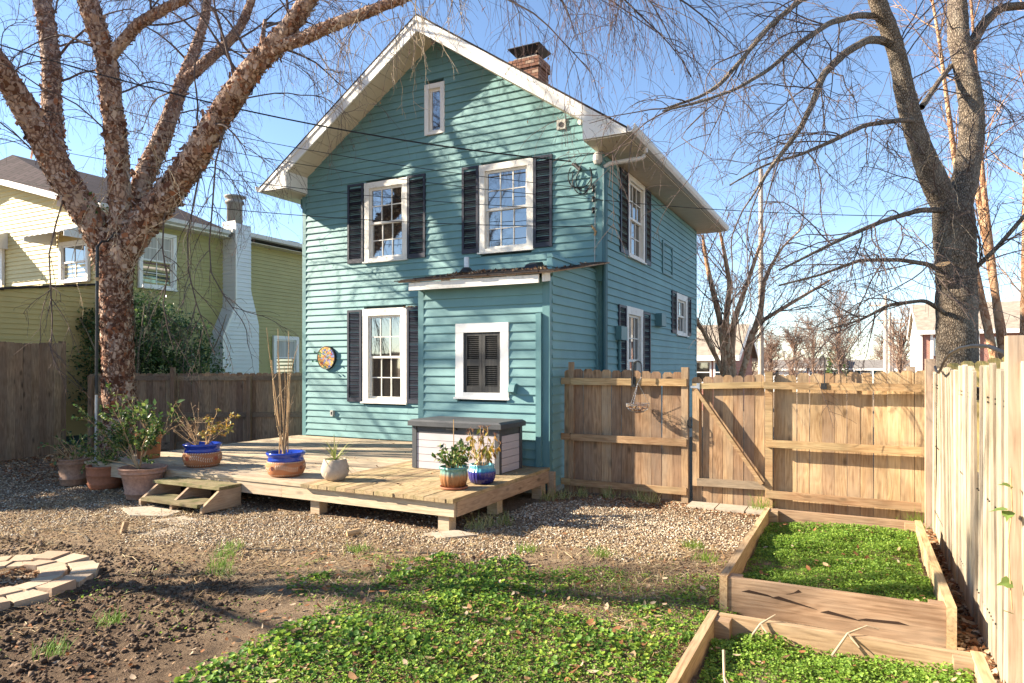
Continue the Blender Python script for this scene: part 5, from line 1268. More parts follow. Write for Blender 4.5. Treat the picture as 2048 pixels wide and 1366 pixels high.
RC = [(3.88, -.54, 6.81, .046), (3.56, -1.16, 6.58, .041), (3.14, -1.82, 6.18, .033), (2.83, -2.31, 5.7, .029), (2.63, -2.64, 5.29, .025), (2.41, -2.98, 4.87, .022), (2.24, -3.18, 4.7, .016), (1.95, -3.55, 4.5, .01)]
RD = [(4.5, .3, 5.2, .035), (4.25, -.24, 5.07, .033), (3.84, -.79, 4.9, .029), (3.45, -1.33, 4.58, .025), (3.14, -1.82, 4.33, .018), (2.79, -2.22, 4.15, .012), (2.46, -2.62, 3.86, .009)]
RE = [(5.13, 1.25, 6.4, .08), (5.23, 1.38, 6.5, .081), (5.41, 1.58, 6.89, .074), (5.66, 1.82, 7.2, .06), (6.09, 2.15, 7.29, .053), (6.52, 2.48, 7.27, .038)]
RF = [(4.54, .35, 5.39, .042), (4.81, .94, 5.94, .036), (5.0, 1.26, 6.25, .033)]
RG = [(4.92, .66, 3.99, .042), (4.5, -.01, 3.9, .034), (4.07, -.56, 3.7, .029), (3.67, -1.1, 3.45, .025), (3.34, -1.49, 3.23, .018), (2.92, -1.93, 2.95, .012)]
RH = [(4.94, .67, 3.01, .035), (4.63, .17, 3.18, .031), (4.25, -.36, 3.2, .026), (3.78, -.93, 3.15, .022), (3.34, -1.49, 2.92, .015), (2.92, -1.93, 2.77, .012)]
RI = [(4.97, .68, 2.45, .035), (4.57, .14, 2.7, .027), (4.13, -.3, 2.62, .023), (3.78, -.71, 2.4, .016), (3.38, -1.14, 2.26, .01)]
RJ = [(5.06, .73, 3.01, .035), (5.43, .69, 3.4, .031), (5.81, .67, 3.9, .027)]
STUB = [(4.93, .60, 2.85, .10), (4.84, .42, 3.02, .10), (4.79, .35, 3.2, .095)]
ash = thing('bare_tree', 'bare grey barked tree with a forked trunk, beyond the pale side fence', 'tree', (4.98, .69, 0))
AL = [RT, RL, RR, RA, RBb, RC, RD, RE, RF, RG, RH, RI, RJ, STUB]
V, F = limb_mesh(AL, .06, 16, .10, 14.0, .07); npmesh('trunk', V, F, M['bark_grey'], ash, None, True)
mb = MB(); mb.lathe([(0, .012), (.09, .0)], 14); o = mb.build('sawn_end', M['drystem'], ash); o.location = (4.79, .345, 3.205); o.rotation_euler = (R(25), R(-8), 0)
ra = np.random.default_rng(8)
paths, rad = limb_paths(AL[3:13], 20); p2, rad2 = limb_paths(AL[1:3], 20)
P, D, i, tt = sprout(ra, paths, 8, .15, 1.0, (.4, 1.1)); Pb, Db, _, _ = sprout(ra, p2, 16, .1, 1.0, (.7, 1.3)); D[:, 2] -= .15
P = np.concatenate([P, Pb]); D = np.concatenate([D, Db])
b1 = walk(ra, P, D, ra.uniform(.7, 1.9, len(P)), 11, .12, .18, .02)
P, D, i, tt = sprout(ra, b1, 6, .15, 1.0, (.5, 1.1)); b2 = walk(ra, P, D, ra.uniform(.35, 1.0, len(P)), 8, .13, .3, .02)
P, D, i, tt = sprout(ra, b2, 5, .15, .95, (.5, 1.2)); b3 = walk(ra, P, D, ra.uniform(.15, .5, len(P)), 6, .12, .3, .02)
V, F = joinVF([tubes(b1, .010, .004, 5), tubes(b2, .0048, .0024, 4), tubes(b3, .0028, .0016, 3)]); npmesh('branches', V, F, M['twig'], ash)
P = np.array([[4.9, .6, 4.2], [4.6, .2, 4.6], [4.9, .5, 3.9]]); pb = walk(ra, np.repeat(P, 12, 0), ra.normal(0, .7, (36, 3)) + [-.4, -.5, -.2], ra.uniform(.6, 1.5, 36), 9, .15, .25); V, F = tubes(pb, .004, .002, 3); npmesh('hanging_twigs', V, F, M['twigpale'], ash, 'stuff')

# ---- crape myrtles
def crape(label, base, limbs, seed, per=(9, 7, 5), Ls=((.9, 2.0), (.5, 1.1), (.2, .5)), rr=(.02, .008, .004), loc=None):
    t = thing('crape_myrtle', label, 'tree', base)
    V, F = limb_mesh(limbs, .12, 8, .05, 6.0, .06); npmesh('trunk', V, F, M['bark_crape'], t, None, True)
    rg_ = np.random.default_rng(seed); paths, _ = limb_paths(limbs, 20)
    P, D, i, tt = sprout(rg_, paths, per[0], .3, 1.0, (.4, .9)); b1 = walk(rg_, P, D, rg_.uniform(*Ls[0], len(P)), 10, .1, .0, .05)
    P, D, i, tt = sprout(rg_, b1, per[1], .2, 1.0, (.4, .9)); b2 = walk(rg_, P, D, rg_.uniform(*Ls[1], len(P)), 7, .12, .1, .02)
    P, D, i, tt = sprout(rg_, b2, per[2], .3, 1.0, (.4, 1.0)); b3 = walk(rg_, P, D, rg_.uniform(*Ls[2], len(P)), 5, .14, .1, .0)
    V, F = joinVF([tubes(b1, rr[0], rr[1], 4), tubes(b2, rr[1], rr[2], 3)]); npmesh('branches', V, F, M['twig'] if seed == 41 else M['bark_crape'], t)
    V, F = tubes(b3, rr[2], rr[2] * .6, 3); npmesh('twigs', V, F, M['twigp'], t, 'stuff')
    s = rg_.integers(0, len(b3), min(len(b3), 2600)); V, F = scatter([(-1, 0, 0), (0, -.8, 0), (1, 0, 0), (0, .8, 0), (0, 0, 1), (0, 0, -1)], [(0, 1, 4), (1, 2, 4), (2, 3, 4), (3, 0, 4), (1, 0, 5), (2, 1, 5), (3, 2, 5), (0, 3, 5)], b3[s, -1] + rg_.normal(0, .03, (len(s), 3)), rg_.uniform(.4, 1.2, len(s)) * rr[2] * 2.6, rotmats(rg_, len(s), rg_.uniform(0, 2, len(s)))); npmesh('seed_capsules', V, F, M['catkin'], t, 'stuff')
    return t
C1 = [(.29, 10.09, -.2, .125), (.29, 10.09, 1.4, .118), (.23, 10.05, 2.29, .096), (.14, 10.01, 3.17, .088), (-.06, 9.9, 4.06, .074), (-.23, 9.82, 4.94, .059), (-.32, 9.77, 5.68, .037)]
C2 = [(.37, 10.13, -.2, .125), (.37, 10.13, 1.4, .118), (.35, 10.11, 2.29, .103), (.29, 10.09, 3.17, .096), (.4, 10.14, 4.2, .074), (.24, 10.06, 5.24, .052), (.07, 9.97, 6.12, .029)]
C3 = [(.48, 10.18, -.2, .125), (.48, 10.18, 1.4, .118), (.43, 10.15, 2.29, .103), (.51, 10.19, 3.17, .088), (.79, 10.34, 4.06, .066), (1.06, 10.47, 4.94, .052), (1.32, 10.61, 5.83, .029)]
C4 = [(.55, 10.25, -.2, .11), (.66, 10.27, 1.4, .103), (.82, 10.35, 1.99, .088), (.99, 10.44, 2.73, .088), (1.22, 10.55, 3.47, .081), (1.29, 10.6, 4.35, .059), (1.71, 10.81, 5.24, .037), (2.24, 11.08, 5.83, .022)]
C5 = [(.79, 10.34, 1.9, .066), (.85, 10.36, 2.4, .066), (1.06, 10.47, 3.02, .066), (1.71, 10.81, 3.47, .059), (2.37, 11.14, 3.91, .044), (3.03, 11.48, 4.35, .029)]
C6 = [(.27, 10.07, .9, .074), (.2, 10.05, 1.7, .07), (-.06, 9.9, 2.29, .066), (-.32, 9.77, 2.88, .059), (-.65, 9.6, 3.47, .044), (-.91, 9.47, 4.06, .029)]
crape('crape myrtle with smooth cinnamon stems behind the gate, right of the house', (.4, 10.1, 0), [C1, C2, C3, C4, C5, C6], 41)
K = [[(5.9 + x0, 2.1 + y0, -.1, .075), (5.9 + x0 * 1.6, 2.1 + y0 * 2, 1.5, .066), (5.85 + x0 * 2.6 + dx, 2.2 + y0 * 3, 3.2, .056), (5.8 + x0 * 3.4 + dx * 2, 2.3 + y0 * 4, 5.0, .042), (5.8 + x0 * 4 + dx * 3.2, 2.3 + y0 * 5, 7.0, .026), (5.8 + x0 * 4.5 + dx * 4.4, 2.4 + y0 * 6, 8.6, .014)] for x0, y0, dx in ((-.12, 0, -.12), (-.05, .1, -.04), (.05, -.05, .03), (.12, .08, .1), (0, .15, -.16), (.16, -.1, .2))]
crape('crape myrtle with thin reddish stems right of the grey forked trunk', (5.9, 2.1, 0), K, 42, (8, 6, 3), ((.7, 1.6), (.4, .9), (.15, .4)), (.012, .005, .0032))
# ================================================================== NEIGHBOURING HOUSES
M['yelx'] = paint('sunlit_yellow_siding', (.62, .51, .245), 'x', .07, .6, .15, (.4, .34, .2), .1)  # sunlit tone of the house's one yellow paint, light put into the colour
M['yelw'] = paint('wing_yellow_siding', (.50, .39, .165), 'y', .07, .6, .15, (.33, .28, .14), .1)  # same yellow paint, the wing's in-between brightness put into the colour
M['yely'] = paint('shaded_yellow_siding', (.40, .35, .155), 'y', .07, .6, .15, (.33, .28, .14), .1)  # same yellow paint on the side away from the sun, shade put into the colour
M['whsid'] = paint('white_siding', (.66, .67, .68), 'y', .05, .6, .15, (.4, .4, .4), .1)
yh = thing('yellow_house', 'yellow clapboard house with a dark roof beyond the back fence on the left', 'house', (-15, 2, 0))
def lap(T, u0, u1, z0, z1, m, parent, e=.115, name='siding'):
    mb = MB(); z = z0
    while z < z1:
        a, b = (u0(z), u1(z)) if callable(u0) else (u0, u1); zt = min(z + e, z1)
        if b - a > .02: mb.hexa([T(a, -.05, z), T(b, -.05, z), T(b, .024, z), T(a, .024, z), T(a, -.05, zt), T(b, -.05, zt), T(b, .002, zt), T(a, .002, zt)])
        z += e
    return mb.build(name, M[m], parent, kind='stuff')
Tn = lambda u, d, z: (u, -.2 - d, z); Te = lambda u, d, z: (-13 + d, u, z)
YP = .27
mb = MB(); mb.box(-22, -.14, 0, -13.06, 9.9, 5.6); mb.prism([(-22, 5.601), (-13.06, 5.601), (-18, 7.0), (-22, 6.0)], lambda u, d, z: (u, d, z), -.14, 3.0); mb.build('inner_wall', M['core'], yh)
lap(Tn, lambda z: -21, lambda z: min(-13.0, -12.6 - (z - 5.55) / YP), .2, 7.1, 'yelx', yh)
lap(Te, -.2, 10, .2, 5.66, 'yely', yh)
mb = MB(); mb.box(-13.07, -.235, .2, -12.965, -.13, 5.62); mb.build('corner_board', M['white'], yh)
for s, xa, xb in ((1, -12.55, -18), (-1, -23.4, -18)):
    za = 5.70; zb = 5.70 + .27 * 5.4; zc_ = 5.70 + .40 * 5.4
    mb = MB(); mb.hexa([(xa, -.62, za), (xa, .3, za), (xb, .3, zc_), (xb, -.62, zb), (xa, -.62, za + .06), (xa, .3, za + .06), (xb, .3, zc_ + .06), (xb, -.62, zb + .06)]); mb.hexa([(xa, .301, za), (xa, 3.25, za), (xb, 3.25, zc_), (xb, .301, zc_), (xa, .301, za + .06), (xa, 3.25, za + .06), (xb, 3.25, zc_ + .06), (xb, .301, zc_ + .06)]); mb.build('roof', M['shingle_dark'], yh)
    for y0 in (-.64,):
        mb = MB(); mb.hexa([(xa, y0, za - .14), (xa, y0 + .03, za - .14), (xb, y0 + .03, zb - .14), (xb, y0, zb - .14), (xa, y0, za + .02), (xa, y0 + .03, za + .02), (xb, y0 + .03, zb + .02), (xb, y0, zb + .02)]); mb.build('rake_board', M['white'], yh)
    x1 = xa - .03 * s
    mb = MB(); mb.box(min(xa, x1), -.6, za - .13, max(xa, x1), 3.22, za + .03); mb.build('fascia', M['white'], yh)
mb = MB(); mb.prism([(-12.545, 5.60), (-12.43, 5.64), (-12.42, 5.74), (-12.545, 5.74)], lambda u, d, z: (u, d, z), -.6, 3.2); mb.build('gutter', M['gutter'], yh)
mb = MB(); mb.box(-13.0, -.6, 5.56, -12.58, 10.2, 5.575); mb.build('soffit', M['soffit'], yh)
mb = MB(); mb.box(-22, 3.3, 5.70, -12.6, 10.2, 5.80); mb.build('roof', M['shingle_grey'], yh, label='low grey roof of the rear part')
mb = MB(); mb.prism([(-12.595, 5.68), (-12.48, 5.70), (-12.46, 5.82), (-12.595, 5.82)], lambda u, d, z: (u, d, z), 3.3, 10.2); mb.build('gutter', M['gutter'], yh)
mb = MB(); mb.box(-13.6, 6.2, 5.8, -13.2, 6.7, 6.02); mb.build('roof_vent', M['black'], yh)
def blind(T, w, parent):
    mb = MB(); u0, u1, z0, z1 = w; zm = (z0 + z1) / 2
    return window(T, w, 2, 2, parent, cas=.10, m='white', depth=.03, glass='curtain')
wy = window(lambda u, d, z: Te(u, d + .07, z), (.72, 1.80, 3.89, 5.39), 2, 2, yh, cas=.10, m='white')
for o in [c_ for c_ in wy.children if c_.name.startswith('pane')][4:]: o.data.materials[0] = M['curtain']
wy = window(lambda u, d, z: Te(u, d + .07, z), (5.28, 6.38, 1.44, 2.79), 1, 1, yh, cas=.12, m='white')
for o in [c_ for c_ in wy.children if c_.name.startswith('pane')][1:]: o.data.materials[0] = M['curtain']
window(lambda u, d, z: Tn(u, d + .07, z), (-14.66, -13.42, 3.97, 5.0), 2, 1, yh, cas=.09, m='white')
window(lambda u, d, z: Tn(u, d + .07, z), (-18.6, -17.33, 3.87, 5.1), 2, 1, yh, cas=.09, m='white')
def awning(x0, x1, zt, zb, out):
    mb = MB(); n = 14; vs = []
    for k in range(n + 1):
        x = x0 + (x1 - x0) * k / n; dz = .025 * (k % 2)
        vs += [(x, -.22, zt + dz), (x, -.2 - out, zb + dz)]
    mb.v = vs + [(a, b, c_ - .015) for a, b, c_ in vs]; o2 = len(vs)
    for k in range(n): mb.f += [(2 * k, 2 * k + 2, 2 * k + 3, 2 * k + 1), (o2 + 2 * k, o2 + 2 * k + 1, o2 + 2 * k + 3, o2 + 2 * k + 2), (2 * k + 1, 2 * k + 3, o2 + 2 * k + 3, o2 + 2 * k + 1)]
    aw = mb.build('awning', M['white'], yh)
    for x in (x0, x1):
        mb = MB(); mb.prism([(-.22, zt), (-.2 - out, zb), (-.2 - out, zb - .12), (-.22, zb - .12)], lambda u, d, z: (d, u, z), x - .008, x + .008); mb.build('awning_side', M['whsid'], aw)
awning(-14.9, -13.2, 5.42, 5.06, .8); awning(-18.9, -17.2, 5.52, 5.16, .8)
# low wing towards the yard
wz = lambda y: 3.80 + .15 * (y + .25)
mb = MB(); mb.prism([(-5.5, 0), (-.22, 0), (-.22, wz(-.22) - .06), (-5.5, wz(-5.5) - .06)], lambda u, d, z: (d, u, z), -20, -12.52); mb.build('wing_wall', M['core'], yh)
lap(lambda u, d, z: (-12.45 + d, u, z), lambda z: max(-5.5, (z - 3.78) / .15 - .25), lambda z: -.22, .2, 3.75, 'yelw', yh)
lap(lambda u, d, z: (u, -5.5 - d, z), -20, -12.45, .2, 3.0, 'yelx', yh)
mb = MB(); mb.hexa([(-20, -5.7, wz(-5.7)), (-12.36, -5.7, wz(-5.7)), (-12.36, -.24, wz(-.24)), (-20, -.24, wz(-.24)), (-20, -5.7, wz(-5.7) + .05), (-12.36, -5.7, wz(-5.7) + .05), (-12.36, -.24, wz(-.24) + .05), (-20, -.24, wz(-.24) + .05)]); mb.build('wing_roof', M['shingle'], yh)
# sided chimney with sloping shoulders
Tc = lambda u, d, z: (-12.45 + d, u, z)
def cu0(z): return 2.95 if z < 2.65 else (3.40 if z > 3.6 else 2.95 + .45 * (z - 2.65) / .95)
def cu1(z): return 4.25 if z < 3.0 else (3.95 if z > 4.0 else 4.25 - .30 * (z - 3.0))
ch = lap(Tc, cu0, cu1, .2, 6.0, 'whsid', yh, .12, 'chimney_siding')
mb = MB(); z = .2
while z < 6.0:
    a = cu0(z); b = cu0(min(z + .12, 6)); mb.add([(-13.0, a - .012, z), (-12.47, a - .012, z), (-12.47, b, z + .118), (-13.0, b, z + .118), (-13.0, a + .03, z), (-12.47, a + .03, z)], [(0, 1, 2, 3), (0, 1, 5, 4)]); z += .12
mb.build('chimney_siding', M['whsid'], yh, kind='stuff')
mb = MB(); mb.prism([(2.99, .2), (4.21, .2), (4.21, 3.0), (3.91, 4.0), (3.91, 5.99), (3.44, 5.99), (3.44, 3.6), (2.99, 2.65)], lambda u, d, z: (d, u, z), -13, -12.5); mb.build('chimney_core', M['core'], yh)
mb = MB()
mb.bar((-12.445, 2.95, .2), (-12.445, 2.95, 2.65), .05, .05); mb.bar((-12.445, 2.95, 2.65), (-12.445, 3.40, 3.6), .05, .05); mb.bar((-12.445, 3.40, 3.6), (-12.445, 3.40, 6.0), .05, .05); mb.build('chimney_trim', M['white'], yh)
mb = MB(); mb.lathe([(.22, 0), (.22, .62), (.27, .63), (.27, .70), (.2, .71), (.2, .80), (.29, .81), (.29, .86), (0, .87)], 14, (-12.75, 3.62, 6.0)); mb.build('flue', paint('stained_flue', (.34, .31, .28), 'z', .2, .9, .5, (.12, .08, .06), .4), yh, True)
mb = MB(); mb.tube([(-12.95, 1.7, 2.9), (-12.95, 2.55, 2.9), (-12.95, 2.62, 2.8), (-12.95, 2.62, .2)], .02, 6); mb.build('conduit', M['black'], yh)

M['brickfar'] = None
gb = G('far_brickwork', .9, .2)
c = gb.n('ShaderNodeMapping', Vector=gb.co('Object'), Rotation=(R(90), 0, 0))
gb.P(Base_Color=gb.n('ShaderNodeTexBrick', 0, Vector=c, Color1=(.36, .13, .085), Color2=(.28, .10, .07), Mortar=(.36, .27, .23), Scale=1.0, Mortar_Size=.012, Brick_Width=.22, Row_Height=.075)); M['brickfar'] = gb.m
def gable_house(name, label, x0, x1, y0, y1, zb, ze, zr, wallm, roofm, wins=(), gablem='white', ov=.35):
    h = thing(name, label, 'house', ((x0 + x1) / 2, (y0 + y1) / 2, zb)); ym = (y0 + y1) / 2
    mb = MB(); mb.prism([(y0, zb), (y1, zb), (y1, ze), (ym, zr - .1), (y0, ze)], lambda u, d, z: (d, u, z), x0, x1); mb.build('wall', M[wallm], h)
    sl = (zr - ze) / (ym - y0)
    for ya, s in ((y0 - ov, 1), (y1 + ov, -1)):
        za = ze - sl * ov
        mb = MB(); mb.hexa([(x0 - ov, ya, za), (x1 + ov, ya, za), (x1 + ov, ym, zr), (x0 - ov, ym, zr), (x0 - ov, ya, za + .1), (x1 + ov, ya, za + .1), (x1 + ov, ym, zr + .1), (x0 - ov, ym, zr + .1)]); rf_ = mb.build('roof', M[roofm], h)
        mb = MB(); mb.box(x0 - ov, ya - .04, za - .18, x1 + ov, ya - .005, za + .09); mb.build('gutter', M['white'], rf_)
    for xx in (x0 - ov - .03, x1 + ov):
        mb = MB(); mb.prism([(y0 - ov, ze - sl * ov - .2), (ym, zr - .2), (y1 + ov, ze - sl * ov - .2), (y1 + ov, ze - sl * ov + .08), (ym, zr + .08), (y0 - ov, ze - sl * ov + .08)], lambda u, d, z: (d, u, z), xx, xx + .03); mb.build('rake_board', M['white'], h)
    for (wx0, wx1, wz0, wz1) in wins:
        mb = MB(); mb.box(wx0 - .1, y0 - .05, wz0 - .1, wx1 + .1, y0 - .003, wz1 + .1); w_ = mb.build('window', M['white'], h)
        mb = MB(); m2 = (wz0 + wz1) / 2; mb.box(wx0, y0 - .06, wz0, wx1, y0 - .051, m2 - .03); mb.box(wx0, y0 - .06, m2 + .03, wx1, y0 - .051, wz1); mb.build('pane', M['glass'], w_)
    return h
gable_house('brick_house', 'red brick house with a tan roof seen through the crape myrtle stems', -8.5, -2.0, 26, 33, -1.2, 2.45, 4.1, 'brickfar', 'shingle_tan', ((-4.1, -3.2, 1.0, 2.0), (-2.9, -2.3, 1.0, 2.0)))
gable_house('porch_house', 'small pale house with a porch gable beyond the gate', -7.4, -2.5, 84, 92, -1.6, 1.55, 2.6, 'whsid', 'shingle_grey', ((-6.2, -5.4, .6, 1.3), (-4.2, -3.4, .6, 1.3)))
gable_house('ranch_house', 'low red brick ranch house with a grey brown roof in the far distance', -3.4, 2.0, 99, 108, -1.6, 1.55, 3.0, 'brickfar', 'shingle_grey', ((-2.6, -1.6, .5, 1.3), (.2, 1.2, .5, 1.3)))
h = gable_house('ranch_house', 'low dark porch fronted ranch house beside the brick one in the far distance', 2.4, 10.5, 100.5, 110, -1.6, 1.5, 2.7, 'core', 'shingle_grey', ((4.2, 5.4, .6, 1.3), (7.0, 8.2, .6, 1.3)))
for x in (3.2, 5.6, 8.6):
    mb = MB(); mb.box(x, 99.6, -1.6, x + .2, 99.8, 1.5); mb.build('porch_post', M['white'], h)
mb = MB(); mb.box(2.6, 99.55, .2, 10, 99.62, .34); mb.build('porch_rail', M['white'], h)
bh = gable_house('brick_house', 'two storey brick house with a brown roof behind the grey tree at the right', 7.6, 19, 42, 51, -1.6, 4.25, 6.2, 'brickfar', 'shingle_tan', ((8.3, 9.4, 2.6, 3.6), (11.6, 12.8, 2.6, 3.6), (8.3, 9.4, .2, 1.6), (11.6, 12.8, .2, 1.6)))
mb = MB(); mb.prism([(41.9, -1.6), (51.1, -1.6), (51.1, 4.3), (46.5, 6.1), (41.9, 4.3)], lambda u, d, z: (d, u, z), 7.45, 7.595); mb.build('gable_wall', M['white'], bh)
for x in (8.05, 10.6, 13.6):
    mb = MB(); mb.box(x, 41.9, -1.6, x + .16, 41.99, 4.1); mb.build('downspout', M['white'], bh)
mb = MB(); mb.tube([(8.9, 43.2, 4.6), (8.9, 43.2, 5.4)], .1, 8); mb.build('vent_pipe', M['steel'], bh)

# ================================================================== POLES
woodp = plain('grey_pole_wood', (.42, .36, .31), .9, 0, .2, .2, 4)
def upole(x, y, h, r, label, arm=True, zb=-1.6):
    t = thing('utility_pole', label, 'utility pole', (x, y, zb), 'utility poles'); mb = MB(); mb.tube([(x, y, zb), (x, y, h)], [r * 1.15, r * .8], 10); mb.build('pole_shaft', woodp, t)
    if arm:
        mb = MB(); mb.box(x - 1.2, y - .06, h - .9, x + 1.2, y + .06, h - .75); mb.build('crossarm', woodp, t)
        for k in (-1.1, -.4, .4, 1.1):
            mb = MB(); mb.lathe([(.05, 0), (.09, .08), (.03, .2)], 6, (x + k, y, h - .75)); mb.build('insulator', M['steel'], t)
upole(.96, 12.67, 8.2, .085, 'pale pole standing among the crape myrtle branches', False, -.3)
upole(5.78, 52.16, 7.6, .17, 'far utility pole, leftmost of the three near the right brick house')
upole(6.74, 69.49, 7.4, .16, 'far utility pole, middle one of three near the right brick house')
upole(7.72, 86.82, 8.0, .16, 'far utility pole, rightmost of three near the right brick house')

# ================================================================== FAR AND OFF TO THE SIDE
def bare(label, x, y, h, r, seed, zb=-1.6, nb=26, tw=.018, m='twigfar', spread=.8, trunk=.16, per=(9, 7), name='bare_tree', tsplit=.22, grp='bare trees in the distance'):
    t = thing(name, label, 'tree', (x, y, zb), grp); rg_ = np.random.default_rng(seed)
    H = h - zb
    tr = np.array([[(x, y, zb), (x + .1, y, zb + H * .2), (x - .05, y, zb + H * .4), (x + .1, y + .1, zb + H * .65), (x, y, zb + H * .9)]])
    P, D, i, tt = sprout(rg_, tr, nb, tsplit, .95, (.35, spread)); b1 = walk(rg_, P, D, H * .42 * rg_.uniform(.6, 1.2, nb) * (1.15 - tt * .55), 9, .09, -.04, .05)
    V, F = joinVF([tubes(tr, trunk, trunk * .3, 8), tubes(b1, trunk * .36, tw * 1.2, 5)]); npmesh('trunk', V, F, M['bark_grey'] if seed > 60 else M[m], t)
    P, D, i, tt = sprout(rg_, b1, per[0], .15, 1.0, (.35, .9)); b2 = walk(rg_, P, D, H * .16 * rg_.uniform(.5, 1.2, len(P)), 7, .12, .02)
    P, D, i, tt = sprout(rg_, b2, per[1], .15, 1.0, (.35, .9)); b3 = walk(rg_, P, D, H * .075 * rg_.uniform(.5, 1.3, len(P)), 5, .14, .03)
    V, F = joinVF([tubes(b2, tw, tw * .6, 3), tubes(b3, tw * .7, tw * .45, 3)]); npmesh('crown', V, F, M[m], t)
    return t
bare('round crowned bare tree with tan twigs above the far brick ranch house', 1.9, 73, 9.3, 4, 51, nb=34)
bare('second tan twigged bare tree, lower and left of the round crowned one', -1.2, 82, 7.6, 4, 52, nb=28)
bare('narrow bare tree left of the round crowned one, over the far roofs', -2.2, 65, 5.6, 3, 53, spread=.55)
bare('small bare tree between the pale pole and the narrow bare tree', -4.8, 69, 5.2, 3, 54)
bare('bare tree behind the pale pole, beside the brick house', -7.6, 73, 6.0, 4, 55, nb=28)
bare('grey bare tree between far poles and right brick house', 7.1, 58, 6.4, 3, 56, spread=.7)
bare('low far bare tree beyond the porch house', -9.5, 110, 6.5, 4, 57)
bare('low far bare tree beyond the dark porch fronted house', 7.5, 125, 7.5, 4, 58)
ev = thing('evergreen_tree', 'small dark green evergreen left of the far utility poles', 'tree', (1.6, 78, -1.6)); rg_ = np.random.default_rng(60); n = 900
a = rg_.uniform(0, 6.283, n); u = rg_.uniform(0, 1, n); rr_ = 1.7 * (1 - u * .75) * np.sqrt(rg_.uniform(.3, 1, n)); P = np.stack([1.6 + rr_ * np.cos(a), 78 + rr_ * np.sin(a), -.9 + u * 5.0], 1)
leaves('crown', rg_, P, np.stack([np.cos(a), np.sin(a), rg_.normal(.1, .4, n)], 1), rg_.uniform(.25, .5, n), M['shrubleaf'], ev, .8, kind=None)
mb = MB(); mb.tube([(1.6, 78, -1.6), (1.6, 78, 3.4)], [.12, .03], 6); mb.build('trunk', M['bark_grey'], ev)

# dark evergreen behind the back fence
bs = thing('evergreen_shrub', 'large dark evergreen shrub behind the back fence, on both sides of the birch', 'shrub', (-11.6, -.1, 0)); rg_ = np.random.default_rng(61)
cl = [(-12.1, -.75, 2.0, .8), (-11.6, -.4, 2.3, 1.0), (-11.2, 0, 2.5, 1.0), (-10.7, .3, 2.3, .9), (-10.4, .55, 1.7, .8), (-11.9, -.6, 1.2, .9), (-11.0, .1, 1.4, 1.1), (-12.2, -.9, 2.75, .35), (-11.9, -.5, 3.2, .5), (-12.35, -.9, 2.9, .3), (-11.3, -.2, 3.1, .55), (-12.0, -.7, 3.55, .3)]
PS = []
for (x, y, z, r_) in cl:
    n = int(3000 * r_ ** 2); d = nrm(rg_.normal(0, 1, (n, 3))); PS.append(np.array([x, y, z]) + d * r_ * (rg_.uniform(.25, 1, (n, 1)) ** .45) * np.array([1, .8, .9]) * (.75 + .5 * rg_.uniform(0, 1, (n, 1))))
PS = np.concatenate(PS); nn = vnoise(PS[:, 0] * 1.0 + PS[:, 2] * .7, PS[:, 1] + PS[:, 2], 2.4, 11); PS = PS[nn > .30]
leaves('foliage', rg_, PS, rg_.normal(0, .7, PS.shape) + [.5, -.6, -.1], rg_.uniform(.05, .11, len(PS)), M['shrubleaf'], bs, .8, .95)
b0 = np.tile([[-11.5, -.3, 0]], (16, 1)) + rg_.normal(0, .25, (16, 3)) * [1, 1, 0]; bb = walk(rg_, b0, rg_.normal(0, .45, (16, 3)) + [0, 0, 1], rg_.uniform(1.8, 3.6, 16), 10, .1, 0); V, F = tubes(bb, .04, .01, 6); npmesh('stem', V, F, M['bark_grey'], bs)
# trees standing left of the picture, whose shade falls across the yard
evl = thing('evergreen_tree', 'broad dark evergreen left of the picture, shading the row of tubs', 'tree', (-13.2, -7.4, 0)); rg_ = np.random.default_rng(62); n = 5200
d = nrm(rg_.normal(0, 1, (n, 3))); P = np.array([-13.0, -7.45, 2.9]) + d * rg_.uniform(.3, 1, (n, 1)) ** .4 * np.array([1.6, 1.25, 2.0]); leaves('crown', rg_, P, d, rg_.uniform(.12, .3, n), M['shrubleaf'], evl, .8, kind=None)
mb = MB(); mb.tube([(-13.0, -7.45, -.1), (-13.0, -7.45, 3.5)], [.22, .1], 8); mb.build('trunk', M['bark_grey'], evl)
bare('bare tree standing left of the picture beside the brick ring', -8.2, -9.85, 8.5, 3, 71, -.1, 18, .007, 'twig', .8, .17, (6, 5), tsplit=.45, grp=None)
bare('second bare tree standing left of the picture beyond the tall board fence', -13.2, -5.6, 11.5, 3, 72, -.1, 26, .009, 'twig', .8, .20, (8, 6), tsplit=.35, grp=None)
# ================================================================== GROUND COVER (nobody could count these)
GREEN = [(.1, -9.6), (.05, -7.7), (-.15, -6.8), (-.75, -6.35), (-.85, -5.75), (.0, -5.4), (.85, -4.95), (1.45, -5.3), (2.25, -5.0), (2.80, -4.6), (2.80, -5.6), (2.92, -5.7), (4.3, -5.7), (4.3, -6.1), (2.88, -6.1), (2.88, -9.8), (.5, -10.4)]
GRAVEL = [(-10.6, -3.4), (-6.6, -3.6), (-6.4, -4.0), (-.3, -4.0), (-.2, -2.3), (1.2, -1.62), (2.75, -1.55), (2.80, -3.9), (1.7, -4.5), (.7, -5.05), (-.8, -5.85), (-2.2, -6.2), (-3.2, -6.1), (-4.2, -6.7), (-5.4, -6.6), (-8.5, -6.0), (-10.6, -5.0)]
rg = np.random.default_rng(99)
def rnd_in(poly, n, edge=0.0):
    p = np.array(poly); lo, hi = p.min(0), p.max(0); x = rg.uniform(lo[0], hi[0], n); y = rg.uniform(lo[1], hi[1], n)
    wx = x + edge * (vnoise(x, y, 1.7, 21) - .5) * 2; wy = y + edge * (vnoise(x, y, 1.7, 22) - .5) * 2
    k = inpoly(wx, wy, poly); return x[k], y[k]
